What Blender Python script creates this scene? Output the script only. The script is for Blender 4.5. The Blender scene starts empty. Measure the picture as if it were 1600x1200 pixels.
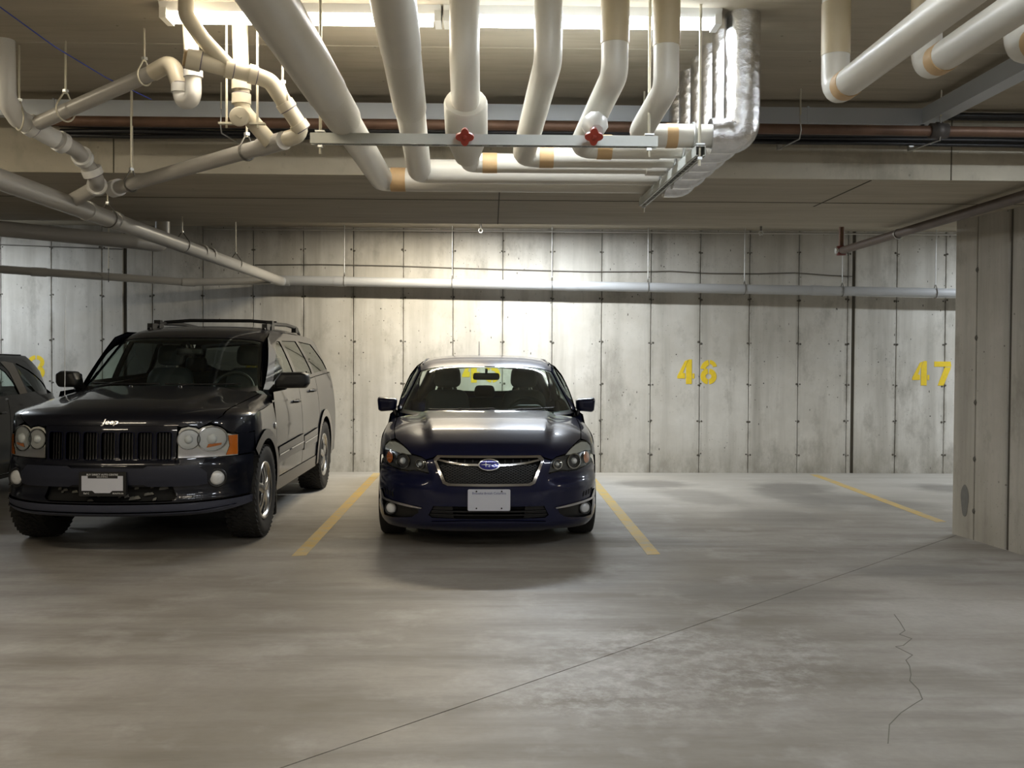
import bpy, bmesh, math, random
from mathutils import Vector, Matrix
from mathutils.geometry import delaunay_2d_cdt
random.seed(7)
SC = bpy.context.scene
COL = SC.collection
PI = math.pi
R = math.radians

# ------------------------------------------------------------------ camera, world, exposure
CAM_H, F_PX = 1.47, 1550.0
cam_d = bpy.data.cameras.new('camera')
cam = bpy.data.objects.new('camera', cam_d); COL.objects.link(cam)
SC.camera = cam
cam_d.sensor_width = 36.0
cam_d.lens = 36.0 * F_PX / 1600.0
cam_d.shift_y = -15.0 / 1600.0
cam_d.clip_start = 0.05
_y, _p, _r = R(1.2), R(1.2), R(0.30)
_f = Vector((math.sin(_y)*math.cos(_p), math.cos(_y)*math.cos(_p), -math.sin(_p)))
_rt = Vector((math.cos(_y), -math.sin(_y), 0)); _up = _rt.cross(_f)
_r2 = _rt*math.cos(_r) + _up*math.sin(_r); _u2 = _up*math.cos(_r) - _rt*math.sin(_r)
cam.matrix_world = Matrix(((_r2.x, _u2.x, -_f.x, 0), (_r2.y, _u2.y, -_f.y, 0), (_r2.z, _u2.z, -_f.z, CAM_H), (0, 0, 0, 1)))

SC.view_settings.view_transform = 'Standard'
SC.view_settings.look = 'None'
SC.view_settings.gamma = 1.0
SC.view_settings.use_curve_mapping = False
SC.view_settings.exposure = 1.05
SC.cycles.use_denoising = True
SC.cycles.max_bounces = 10
SC.cycles.transparent_max_bounces = 16
SC.cycles.sample_clamp_indirect = 4.0
SC.cycles.caustics_reflective = False
SC.cycles.caustics_refractive = False

wd = bpy.data.worlds.new('world'); SC.world = wd; wd.use_nodes = True
wd.node_tree.nodes['Background'].inputs[0].default_value = (0.9, 0.92, 1.0, 1)
wd.node_tree.nodes['Background'].inputs[1].default_value = 0.02

WARM = (1.0, 0.87, 0.65)
SOFTWARM = (1.0, 0.90, 0.75)
COOL = (0.86, 0.93, 1.0)
NEUTRAL = (1.0, 0.95, 0.86)
# strip lights and added fill (beyond pillar, behind camera): x, y, length, colour, watts
LIGHTS = [(-0.66, 10.9, WARM, 40), (0.66, 10.9, COOL, 50),
          (-6.6, 10.9, COOL, 38), (6.9, 10.9, COOL, 40),
          (-0.85, 4.49, SOFTWARM, 4.5), (0.40, 4.49, COOL, 7.5), (-3.55, 4.49, WARM, 13), (3.5, 4.49, COOL, 21), (6.6, 4.49, WARM, 20),
          (-1.4, 2.3, WARM, 8), (0.9, 2.3, COOL, 14), (-5.6, -1.2, WARM, 20), (0.2, -2.6, NEUTRAL, 26), (5.6, -1.2, NEUTRAL, 36)]
CEIL = 3.01

# ------------------------------------------------------------------ materials
MATS = {}
def nt(name):
    m = bpy.data.materials.new(name); m.use_nodes = True
    t = m.node_tree; b = t.nodes['Principled BSDF']; return m, t, b
def S(b, **k):
    names = dict(col='Base Color', rough='Roughness', metal='Metallic', coat='Coat Weight', croug='Coat Roughness', spec='Specular IOR Level', trans='Transmission Weight', ior='IOR', alpha='Alpha', ecol='Emission Color', est='Emission Strength')
    for q, v in k.items():
        if q in ('col', 'ecol') and len(v) == 3: v = (*v, 1)
        b.inputs[names[q]].default_value = v
def plain(name, col, rough=.5, metal=0., bump=0., scale=60., var=0., **k):
    """plain stuff with a little grain in colour and relief"""
    if name in MATS: return MATS[name]
    m, t, b = nt(name); S(b, col=col, rough=rough, metal=metal, **k)
    if bump or var:
        g = t.nodes.new('ShaderNodeNewGeometry')
        n = t.nodes.new('ShaderNodeTexNoise'); n.inputs['Scale'].default_value = scale; n.inputs['Detail'].default_value = 5
        t.links.new(g.outputs['Position'], n.inputs['Vector'])
        if var:
            mx = t.nodes.new('ShaderNodeMix'); mx.data_type = 'RGBA'
            mx.inputs[6].default_value = (*[c*(1-var) for c in col], 1); mx.inputs[7].default_value = (*[min(1, c*(1+var)) for c in col], 1)
            t.links.new(n.outputs['Fac'], mx.inputs[0]); t.links.new(mx.outputs[2], b.inputs['Base Color'])
        if bump:
            bp = t.nodes.new('ShaderNodeBump'); bp.inputs['Strength'].default_value = bump; bp.inputs['Distance'].default_value = .004
            t.links.new(n.outputs['Fac'], bp.inputs['Height']); t.links.new(bp.outputs[0], b.inputs['Normal'])
    MATS[name] = m; return m
class G:
    """tiny node-graph helper"""
    def __init__(s, t): s.t = t; s.pos = s.n('NewGeometry').outputs['Position']
    def n(s, ty, **k):
        x = s.t.nodes.new('ShaderNode' + ty)
        for a, v in k.items(): setattr(x, a, v)
        return x
    def l(s, a, b): s.t.links.new(a, b)
    def scaled(s, sc, loc=(0, 0, 0)):
        m = s.n('Mapping'); m.inputs['Scale'].default_value = sc; m.inputs['Location'].default_value = loc
        s.l(s.pos, m.inputs['Vector']); return m.outputs[0]
    def noise(s, sc, detail=5, rough=.55, vec=(1, 1, 1), loc=(0, 0, 0)):
        x = s.n('TexNoise'); x.inputs['Scale'].default_value = sc; x.inputs['Detail'].default_value = detail; x.inputs['Roughness'].default_value = rough
        s.l(s.scaled(vec, loc), x.inputs['Vector']); return x.outputs['Fac']
    def ramp(s, f, a, b, ca=0., cb=1.):
        r = s.n('MapRange'); r.inputs['From Min'].default_value = a; r.inputs['From Max'].default_value = b
        r.inputs['To Min'].default_value = ca; r.inputs['To Max'].default_value = cb
        s.l(f, r.inputs['Value']); return r.outputs[0]
    def mix(s, f, a, b, mode='MIX'):
        m = s.n('Mix', data_type='RGBA', blend_type=mode)
        for i, v in ((0, f), (6, a), (7, b)):
            if hasattr(v, 'is_linked'): s.l(v, m.inputs[i])
            elif i == 0: m.inputs[0].default_value = v
            else: m.inputs[i].default_value = (*v, 1) if len(v) == 3 else v
        return m.outputs[2]
    def math(s, op, a, b=None):
        m = s.n('Math', operation=op)
        for i, v in ((0, a), (1, b)):
            if v is None: continue
            if hasattr(v, 'is_linked'): s.l(v, m.inputs[i])
            else: m.inputs[i].default_value = v
        return m.outputs[0]
    def bump(s, h, bsdf, strength=.3, dist=.01):
        x = s.n('Bump'); x.inputs['Strength'].default_value = strength; x.inputs['Distance'].default_value = dist
        s.l(h, x.inputs['Height']); s.l(x.outputs[0], bsdf.inputs['Normal'])
    def pits(s, scale, thr, vec=(1, 1, 1), loc=(0, 0, 0)):
        v = s.n('TexVoronoi'); v.inputs['Scale'].default_value = scale; s.l(s.scaled(vec, loc), v.inputs['Vector'])
        return s.ramp(v.outputs['Distance'], thr*.6, thr, 1, 0)

def mk_wall(name, c0, c1, pit=1.0, streak=(5, 5, .35), joint=False):
    m, t, b = nt(name); g = G(t); S(b, rough=.82, spec=.25)
    a = g.noise(1.1, 6, .6); st = g.noise(1.0, 5, .6, streak); fi = g.noise(14, 4, .6)
    c = g.mix(g.ramp(a, .3, .7), c0, c1)
    c = g.mix(g.ramp(st, .46, .72, 0, .75), c, tuple(x*.72 for x in c0))
    c = g.mix(g.ramp(fi, .35, .75, 0, .22), c, tuple(x*.7 for x in c1))
    sm = g.noise(3.2, 6, .7, (1, 1, .55), (9, 2, 4)); c = g.mix(g.ramp(sm, .54, .70, 0, .6), c, tuple(x*.62 for x in c0))
    if joint:   # rust and lime run down along the joints
        xyz = g.n('SeparateXYZ'); g.l(g.pos, xyz.inputs[0])
        fr = g.math('FRACT', g.math('ADD', g.math('DIVIDE', g.math('SUBTRACT', xyz.outputs['X'], .137), .6125), 40.5))
        dj = g.math('ABSOLUTE', g.math('SUBTRACT', fr, .5))
        ns = g.noise(2.0, 5, .7, (3, 3, 1.4), (1, 5, 8))
        c = g.mix(g.math('MULTIPLY', g.ramp(dj, .0, .075, 1, 0), g.ramp(ns, .42, .66, 0, .75)), c, (.20, .185, .15))
        low = g.math('MULTIPLY', g.ramp(xyz.outputs['Z'], 0, .35, 1, 0), g.ramp(ns, .40, .62, 0, .7)); c = g.mix(low, c, (.27, .25, .205))
    mask = g.ramp(g.noise(1.7, 3, .5, loc=(3, 1, 2)), .45, .62)
    p = g.math('MULTIPLY', g.pits(9, .085), g.math('MULTIPLY', mask, pit))
    p2 = g.math('MULTIPLY', g.pits(26, .12, (1, 1, .8), (5, 2, 7)), g.math('MULTIPLY', mask, .55*pit))
    p3 = g.math('MULTIPLY', g.pits(7, .07, (1.6, 1.6, .55), (2, 8, 3)), g.math('MULTIPLY', g.ramp(g.noise(2.3, 3, .5, loc=(7, 4, 9)), .44, .58), .9*pit))
    pp = g.math('MAXIMUM', g.math('MAXIMUM', p, p3), p2)
    c = g.mix(pp, c, (.06, .055, .045))
    g.l(c, b.inputs['Base Color'])
    h = g.math('SUBTRACT', g.math('MULTIPLY', fi, .25), pp); g.bump(h, b, .35, .006)
    MATS[name] = m; return m
M_WALL = mk_wall('concrete_wall', (.47, .445, .39), (.68, .665, .62), 1.3, joint=True)
M_PILLAR = mk_wall('concrete_pillar', (.40, .37, .31), (.52, .49, .43), .8)
M_BEAMF = mk_wall('concrete_beam_face', (.50, .46, .37), (.60, .56, .46), .4, (.8, .8, 2))

def mk_ceiling():
    m, t, b = nt('concrete_ceiling'); g = G(t); S(b, rough=.85, spec=.2)
    gr = g.noise(1.0, 6, .65, (.7, 6, 6)); gr2 = g.noise(1.0, 4, .6, (3, 22, 22)); big = g.noise(.7, 4)
    c = g.mix(g.ramp(gr, .3, .7), (.40, .355, .275), (.53, .48, .385))
    c = g.mix(g.ramp(gr2, .5, .75, 0, .4), c, (.31, .27, .20))
    c = g.mix(g.ramp(big, .4, .7, 0, .35), c, (.52, .485, .41))
    c = g.mix(g.math('MULTIPLY', g.pits(6, .05), .6), c, (.1, .09, .07))
    g.l(c, b.inputs['Base Color']); g.bump(gr2, b, .25, .006)
    return m
M_CEIL = mk_ceiling()

def mk_floor():
    m, t, b = nt('concrete_floor'); g = G(t)
    big = g.noise(.55, 6, .6); st = g.noise(1.0, 6, .65, (.55, 2.6, 1)); fi = g.noise(24, 5, .65); mid = g.noise(2.2, 5, .6, loc=(4, 7, 0))
    c = g.mix(g.ramp(big, .33, .67), (.205, .183, .152), (.385, .366, .340))
    c = g.mix(g.ramp(st, .45, .66, 0, .72), c, (.165, .146, .118))
    c = g.mix(g.ramp(mid, .55, .72, 0, .5), c, (.47, .455, .435))
    c = g.mix(g.ramp(fi, .4, .7, 0, .28), c, (.2, .185, .165))
    # paler towards the back wall; wear: darker tyre arcs in the empty stall
    xyz = g.n('SeparateXYZ'); g.l(g.pos, xyz.inputs[0])
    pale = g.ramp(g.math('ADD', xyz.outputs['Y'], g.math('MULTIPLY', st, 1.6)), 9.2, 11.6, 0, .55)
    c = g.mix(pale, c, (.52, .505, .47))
    def blot(cx, cy, rx, ry, rot, amt, wob=.5):
        mp = g.n('Mapping', vector_type='TEXTURE'); mp.inputs['Location'].default_value = (cx, cy, 0); mp.inputs['Scale'].default_value = (rx, ry, 1); mp.inputs['Rotation'].default_value = (0, 0, rot)
        g.l(g.pos, mp.inputs['Vector'])
        ln = g.n('VectorMath', operation='LENGTH'); fl = g.n('VectorMath', operation='MULTIPLY'); fl.inputs[1].default_value = (1, 1, 0)
        g.l(mp.outputs[0], fl.inputs[0]); g.l(fl.outputs[0], ln.inputs[0])
        d = g.math('ADD', ln.outputs['Value'], g.math('MULTIPLY', g.math('SUBTRACT', mid, .5), wob*2))
        return g.ramp(d, .55, 1.05, amt, 0)
    for q in ((1.85, 11.2, .55, .42, 0, .55), (2.15, 10.2, .38, .8, .3, .4), (3.35, 10.9, .5, .6, -.3, .62), (3.15, 10.1, .35, .9, .2, .45),
              (3.75, 9.9, .9, .5, -.7, .45), (5.2, 10.8, .7, .45, -.5, .62), (2.6, 8.9, .55, .5, .5, .4), (2.9, 6.7, .55, .22, .1, .45), (1.6, 6.1, .7, .3, 0, .35)):
        c = g.mix(blot(*q[:5], min(.85, q[5]*1.45)), c, (.19, .18, .165))
    pale_patch = g.math('MULTIPLY', blot(.9, 4.6, 1.0, .7, .5, .5, .8), g.ramp(g.noise(9, 6, .75), .44, .66))  # grainy paler patch mixed into the aisle floor colour
    c = g.mix(pale_patch, c, (.62, .61, .6))
    g.l(c, b.inputs['Base Color'])
    r = g.ramp(st, .3, .7, .42, .6); g.l(r, b.inputs['Roughness']); S(b, spec=.4)
    g.bump(g.math('ADD', g.math('MULTIPLY', fi, .5), st), b, .12, .004)
    return m
M_FLOOR = mk_floor()

M_DARKGAP = plain('dark_joint_backing', (.13, .12, .10), .9, bump=.3)  # dark backing colour showing between slabs and panels
M_TIE = plain('tie_hole_grime', (.10, .092, .075), .95, bump=.5)
M_YELLOW = plain('yellow_wall_paint', (.80, .58, .03), .6, var=.12, scale=30, bump=.15)
def mk_worn_yellow():
    m, t, b = nt('worn_yellow_floor_paint'); g = G(t); S(b, rough=.55)
    w = g.noise(7, 6, .7); f2 = g.noise(1.4, 4, .6)
    c = g.mix(g.ramp(f2, .3, .7), (.62, .43, .10), (.60, .37, .055))
    c = g.mix(g.ramp(w, .38, .62, .1, .85), c, (.42, .37, .26))
    g.l(c, b.inputs['Base Color']); return m
M_LINE = mk_worn_yellow()
M_JACKET = plain('white_pipe_jacket', (.72, .69, .61), .38, var=.05, scale=9, bump=.08)
def mk_quilt():
    m, t, b = nt('quilted_white_wrap'); g = G(t); S(b, col=(.70, .67, .59), rough=.5)
    tc = g.n('TexCoord'); mp = g.n('Mapping'); mp.inputs['Rotation'].default_value = (R(45), R(45), R(45)); mp.inputs['Scale'].default_value = (34, 34, 34)
    g.l(tc.outputs['Object'], mp.inputs['Vector'])
    ck = g.n('TexChecker'); ck.inputs['Scale'].default_value = 1.0; g.l(mp.outputs[0], ck.inputs['Vector'])
    g.bump(ck.outputs['Fac'], b, .55, .006); return m
M_QUILT = mk_quilt()
M_TAPE = plain('tan_tape', (.60, .40, .20), .5, var=.15, scale=14)
M_CREAM = plain('cream_plastic_pipe', (.62, .565, .44), .35, var=.06, scale=6)
M_GREYPVC = plain('grey_plastic_pipe', (.43, .415, .385), .36, var=.08, scale=5)
M_WHITEPVC = plain('white_plastic_fitting', (.72, .715, .69), .35, var=.05, scale=8)
M_WALLPIPE = plain('pale_grey_wall_pipe', (.44, .45, .46), .38, var=.08, scale=4)
M_GALV = plain('galvanised_steel', (.62, .63, .62), .38, .85, var=.12, scale=25)
M_STRUT = plain('painted_grey_strut', (.58, .60, .57), .45, .35, var=.08, scale=18)
M_ROD = plain('threaded_rod_cream', (.66, .62, .50), .45, .3)
M_WIREDARK = plain('dark_wire_hanger', (.16, .15, .13), .5, .4)
M_BLACKCAB = plain('black_cable', (.018, .018, .02), .33, var=.3, scale=8)
M_RUST = plain('rusty_brown_pipe', (.15, .085, .055), .5, .3, var=.5, scale=9, bump=.3)
M_SPRINK = plain('brown_sprinkler_pipe', (.115, .085, .07), .5, .25, var=.3, scale=7)
M_TRUNK = plain('blue_grey_trunking', (.56, .60, .65), .4, .15, var=.06, scale=3)
M_REDVALVE = plain('red_valve_handle', (.36, .045, .025), .4, var=.3, scale=50)
M_BLUEW = plain('blue_wire', (.05, .08, .40), .5)
def mk_foil():
    m, t, b = nt('crinkled_foil'); g = G(t); S(b, col=(.83, .84, .86), rough=.22, metal=1.0)
    a = g.noise(38, 6, .7); v = g.n('TexVoronoi'); v.inputs['Scale'].default_value = 24; g.l(g.scaled((1, 1, 1)), v.inputs['Vector'])
    g.bump(g.math('ADD', a, v.outputs['Distance']), b, .42, .010)
    c = g.mix(g.ramp(a, .35, .65), (.78, .79, .81), (.93, .93, .94)); g.l(c, b.inputs['Base Color']); return m
M_FOIL = mk_foil()

# ------------------------------------------------------------------ geometry helpers
def V(*a): return Vector(a)
class MB:
    def __init__(s): s.v = []; s.f = []; s.sm = []
    def add(s, vs, fs, smooth=True):
        o = len(s.v); s.v += [tuple(v) for v in vs]; s.f += [tuple(i+o for i in f) for f in fs]; s.sm += [smooth]*len(fs); return s
    def box(s, c, d, rz=0., M=None):
        x, y, z = (q/2 for q in d); vs = [V(i*x, j*y, k*z) for k in (-1, 1) for j in (-1, 1) for i in (-1, 1)]
        if M is None: M = Matrix.Rotation(rz, 3, 'Z')
        vs = [M @ v + V(*c) for v in vs]
        return s.add(vs, [(0, 2, 3, 1), (4, 5, 7, 6), (0, 1, 5, 4), (2, 6, 7, 3), (0, 4, 6, 2), (1, 3, 7, 5)], False)
    def loft(s, rings, closed=True, cap=True, smooth=True):
        n = len(rings[0]); vs = [p for r in rings for p in r]; fs = []
        for i in range(len(rings)-1):
            for j in range(n if closed else n-1):
                k = (j+1) % n; fs.append((i*n+j, i*n+k, (i+1)*n+k, (i+1)*n+j))
        s.add(vs, fs, smooth)
        if cap and closed:
            s.add(rings[0], [tuple(range(n-1, -1, -1))], False); s.add(rings[-1], [tuple(range(n))], False)
        return s
    def tube(s, pts, r, seg=14, bend=0., cap=True, closed=False, n=7):
        pts = [V(*p) for p in pts]; path = []
        rr = r if isinstance(r, (list, tuple)) else None
        if rr: path = list(zip(pts, rr))
        elif closed: path = [(p, r) for p in pts]
        else:
            for i, p in enumerate(pts):
                if bend and 0 < i < len(pts)-1:
                    a = (pts[i-1]-p); b = (pts[i+1]-p); la, lb = a.length, b.length; a.normalize(); b.normalize()
                    th = PI - a.angle(b)
                    if th > .05:
                        tl = min(bend*math.tan(th/2), la*.48, lb*.48)
                        p0, p2 = p+a*tl, p+b*tl
                        for k in range(n+1):
                            u = k/n; path.append(((1-u)**2*p0 + 2*u*(1-u)*p + u*u*p2, r))
                        continue
                path.append((p, r))
        m = len(path); rings = []; up = None
        for i, (p, rad) in enumerate(path):
            if closed: t = (path[(i+1) % m][0] - path[i-1][0])
            else: t = path[min(i+1, m-1)][0] - path[max(i-1, 0)][0]
            t.normalize()
            if up is None: up = t.orthogonal().normalized()
            up = (up - t*up.dot(t)).normalized(); b = t.cross(up)
            rings.append([p + (up*math.cos(2*PI*k/seg) + b*math.sin(2*PI*k/seg))*rad for k in range(seg)])
        if closed: rings.append(rings[0]); cap = False
        return s.loft(rings, True, cap)
    def cyl(s, p0, p1, r, seg=16): return s.tube([p0, p1], r, seg)
    def lathe(s, c, ax, prof, seg=24, cap=True):
        """prof: (along axis, radius)"""
        c = V(*c); ax = V(*ax).normalized(); u = ax.orthogonal().normalized(); b = ax.cross(u)
        return s.loft([[c + ax*h + (u*math.cos(2*PI*k/seg)+b*math.sin(2*PI*k/seg))*max(r, 1e-5) for k in range(seg)] for h, r in prof], True, cap)
    def prism(s, poly, d0, d1, fn):
        """poly of 2D points; fn(u,v,d) to 3D"""
        n = len(poly); r0 = [fn(u, v, d0) for u, v in poly]; r1 = [fn(u, v, d1) for u, v in poly]
        return s.loft([r0, r1], True, True, False)
    def mesh(s, name):
        me = bpy.data.meshes.new(name); me.from_pydata(s.v, [], s.f); me.polygons.foreach_set('use_smooth', s.sm); me.update(); return me
    def build(s, name, mat, parent=None, recalc=True, loc=None):
        me = s.mesh(name)
        if recalc:
            bm = bmesh.new(); bm.from_mesh(me); bmesh.ops.recalc_face_normals(bm, faces=bm.faces); bm.to_mesh(me); bm.free()
        return link(name, me, mat, parent, loc)
def link(name, me, mat=None, parent=None, loc=None):
    o = bpy.data.objects.new(name, me); COL.objects.link(o)
    if mat and me: me.materials.clear(); me.materials.append(mat)
    if parent: o.parent = parent
    if loc: o.location = loc
    return o
def tag(o, label=None, cat=None, group=None, kind=None):
    for k, v in (('label', label), ('category', cat), ('group', group), ('kind', kind)):
        if v: o[k] = v
    return o
def thing(name, label, cat, loc=(0, 0, 0), rz=0., group=None):
    o = bpy.data.objects.new(name, None); COL.objects.link(o); o.location = loc; o.rotation_euler = (0, 0, rz); o.empty_display_size = .1
    return tag(o, label, cat, group)
def fillet(poly, r, n=4):
    """round every corner of a closed 2D polygon"""
    out = []; m = len(poly)
    for i in range(m):
        p = Vector(poly[i][:2]); a = Vector(poly[i-1][:2])-p; b = Vector(poly[(i+1) % m][:2])-p
        rr = poly[i][2] if len(poly[i]) > 2 else r
        if rr <= 0: out.append(tuple(p)); continue
        la, lb = a.length, b.length; a.normalize(); b.normalize(); th = PI - a.angle(b)
        if th < .04: out.append(tuple(p)); continue
        tl = min(rr*math.tan(th/2), la*.48, lb*.48); p0, p2 = p+a*tl, p+b*tl
        for k in range(n+1):
            u = k/n; out.append(tuple((1-u)**2*p0 + 2*u*(1-u)*p + u*u*p2))
    return out
def ellipse(cx, cy, rx, ry, n=28): return [(cx+rx*math.cos(2*PI*k/n), cy+ry*math.sin(2*PI*k/n)) for k in range(n)]

# ------------------------------------------------------------------ the garage
WY = 12.25          # face of the back wall
XL, XR, YB = -12.0, 9.0, -7.0
def sbox(name, lo, hi, mat, parent=None):
    o = MB().box([(a+b)/2 for a, b in zip(lo, hi)], [b-a for a, b in zip(lo, hi)]).build(name, mat, parent)
    if not parent: o['kind'] = 'structure'
    return o
# floor: bed with two slabs parted by the diagonal sawn joint
floor = sbox('floor', (XL, YB, -.30), (XR, WY+.2, -.012), M_DARKGAP)
jd = Vector((3.22, 3.2)).normalized(); jn = Vector((jd.y, -jd.x)); jp = Vector((.76, 4.985)); G2 = .0035
def jpt(t, s): q = jp + jd*t + jn*s*G2; return (q.x, q.y)
def ext(s):   # where the joint meets the edges of the floor
    t1 = (YB - jp.y)/jd.y; t2 = (WY+.2 - jp.y)/jd.y; return jpt(t1, s), jpt(t2, s)
a0, a1 = ext(-1); b0, b1 = ext(1)
MB().prism([a0, a1, (XL, WY+.2), (XL, YB)], -.012, 0, lambda u, v, d: V(u, v, d)).build('slab', M_FLOOR, floor)
MB().prism([b0, (XR, YB), (XR, WY+.2), b1], -.012, 0, lambda u, v, d: V(u, v, d)).build('slab', M_FLOOR, floor)
def strip(name, pts, mat, parent, z0=.0, z1=.0015):
    return MB().prism(pts, z0, z1, lambda u, v, d: V(u, v, d)).build(name, mat, parent)
for x0, x1, y0, y1, lab in ((-1.385, -1.385, 7.16, 12.13, 'worn yellow parking line between the two vehicles'),
                            (1.19, 1.20, 7.22, 12.1, 'worn yellow parking line right of the dark blue hatchback'),
                            (3.98, 3.99, 8.65, 12.12, 'worn yellow parking line between stalls 46 and 47'),
                            (-4.08, -4.08, 9.0, 12.1, 'worn yellow parking line hidden beside the black car')):
    o = strip('parking_line', [(x0-.05, y1), (x0+.05, y1), (x1+.05, y0+.03), (x1-.05, y0)], M_LINE, floor); o['label'] = lab
ck = [(2.30, 5.56), (2.27, 5.40), (2.215, 5.23), (2.17, 5.16), (2.19, 5.08), (2.10, 4.96), (2.06, 4.94), (2.075, 4.80), (2.02, 4.72), (1.99, 4.63), (1.95, 4.5), (1.91, 4.42), (1.89, 4.3), (1.845, 4.18), (1.80, 4.12), (1.70, 4.02), (1.59, 3.89), (1.5, 3.7)]
wob = [(x+random.uniform(-.012, .012), y) for x, y in ck]
strip('crack', [(x-.0022, y) for x, y in wob] + [(x+.0022, y) for x, y in reversed(wob)], plain('crack_grime', (.15, .145, .12), .9), floor, 0, .0012)

# back wall: backing with cast panels, each panel its own piece, joints recessed
wall = sbox('wall_back', (XL, WY+.03, 0), (XR, WY+.25, CEIL), M_DARKGAP)
PJ0, PJW = .137, .6125
edges = [PJ0 + PJW*k for k in range(-20, 15)]
CJ = [(-4.485, .05), (4.50, .045)]           # the two wide control joints
cuts = sorted([(e, .007) for e in edges] + CJ)
for (xa, wa), (xb, wb) in zip(cuts[:-1], cuts[1:]):
    a, b = xa+wa/2, xb-wb/2
    if b-a < .03: continue
    d = random.uniform(0, .004)
    m = MB(); y0 = WY + d; bv = .006
    r0 = [V(a+bv, y0, .0), V(b-bv, y0, .0), V(b-bv, y0, CEIL), V(a+bv, y0, CEIL)]
    r1 = [V(a, y0+bv, 0), V(b, y0+bv, 0), V(b, y0+bv, CEIL), V(a, y0+bv, CEIL)]
    r2 = [V(a, WY+.03, 0), V(b, WY+.03, 0), V(b, WY+.03, CEIL), V(a, WY+.03, CEIL)]
    m.loft([r0, r1, r2], True, True, False).build('panel', M_WALL, wall)
TZ = (.232, .648, 1.10, 1.615, 2.155, 2.735)
m = MB()
for e in edges:
    for z in TZ:
        for sx in (-.020, .018):
            zz = z+random.uniform(-.012, .012); r = random.uniform(.008, .014)
            m.lathe((e+sx+random.uniform(-.008, .008), WY+.006, zz), (0, -1, 0), [(0, r*1.25), (.006, r), (.0075, r*.5), (.0078, .0001)], 8, False)
        m.lathe((e, WY+.009, z-.012), (0, -1, 0), [(0, .017), (.004, .014), (.0045, .0001)], 8, False)
o = m.build('tie_holes', M_TIE, wall); o['kind'] = 'stuff'

# ceiling, dropped beam, other walls
ceiling = sbox('ceiling', (XL, YB, CEIL), (XR, WY+.25, CEIL+.25), M_CEIL)
for y in (5.03, 3.81):
    MB().box((0, y, CEIL+.001), (18, .012, .005)).build('form_seam', plain('pale_laitance', (.55, .51, .42), .8), ceiling)
beam = sbox('dropped_beam', (XL, 6.25, 2.58), (XR, 8.53, CEIL), M_CEIL)
MB().box((0, 6.243, (2.58+CEIL)/2), (18, .014, CEIL-2.58)).build('beam_face', M_BEAMF, beam)
# fine seams of the beam formwork
SEAM = plain('dark_form_seam', (.10, .088, .065), .9)
MB().box((.05, 7.39, 2.579), (.008, 2.27, .004)).build('form_seam', SEAM, beam)
MB().box((-1.5, 7.2, 2.579), (13, .008, .004)).build('form_seam', SEAM, beam)
MB().box((2.40, 6.82, 2.579), (.010, 1.12, .004), R(0)).build('form_seam', SEAM, beam)
for x in (-2.35, 2.9, 4.2): MB().box((x, 6.235, 2.79), (.006, .005, .42)).build('form_seam', SEAM, beam)
sbox('wall_left', (XL-.25, YB, 0), (XL, WY+.25, CEIL), M_WALL)
sbox('wall_right', (XR, YB, 0), (XR+.25, WY+.25, CEIL), M_WALL)
sbox('wall_front', (XL, YB-.25, 0), (XR, YB, CEIL), M_WALL)
# wall end standing at the right, cast in boards parted by joints
pil = MB(); pa = Vector((3.815, 8.10)); pdv = Vector((.115, -.84)).normalized(); pnv = Vector((pdv.y, -pdv.x))*-1
def pq(t, s): q = pa + pdv*t + pnv*s; return (q.x, q.y)
if pq(0, .3)[0] < pa.x: pnv = -pnv
pillar = MB().prism([pq(.02, .015), pq(2.4, .015), pq(2.4, .8), pq(.02, .8)], 0, 2.58, lambda u, v, d: V(u, v, d)).build('concrete_pillar', M_DARKGAP)
pillar['kind'] = 'structure'
for t0, t1 in ((0, .285), (.293, .68), (.715, 1.25), (1.258, 1.83), (1.838, 2.42)):
    MB().prism(fillet([pq(t0, 0), pq(t1, 0), pq(t1, .8), pq(t0, .8)], .012, 2), 0, 2.58, lambda u, v, d: V(u, v, d)).build('panel', M_PILLAR, pillar)
m = MB()
for z in TZ[:5]:
    q = pq(.289, .006); m.lathe((q[0], q[1], z), (-pnv.x, -pnv.y, 0), [(0, .026), (.007, .02), (.008, .0001)], 8, False)
o = m.build('tie_holes', M_TIE, pillar); o['kind'] = 'stuff'
m = MB(); q = pq(.17, -.001); e3 = V(pdv.x, pdv.y, 0)
m.prism([(.05*math.cos(a)*(1+.15*math.sin(3*a)), .13*math.sin(a)) for a in [2*PI*k/20 for k in range(20)]], 0, .0012, lambda u, v, d: V(q[0], q[1], .30) + e3*u + V(0, 0, v) + V(-pnv.x, -pnv.y, 0)*d)
m.build('grey_patch', plain('grey_repair_patch', (.17, .165, .15), .9, var=.2, scale=30), pillar)

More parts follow.
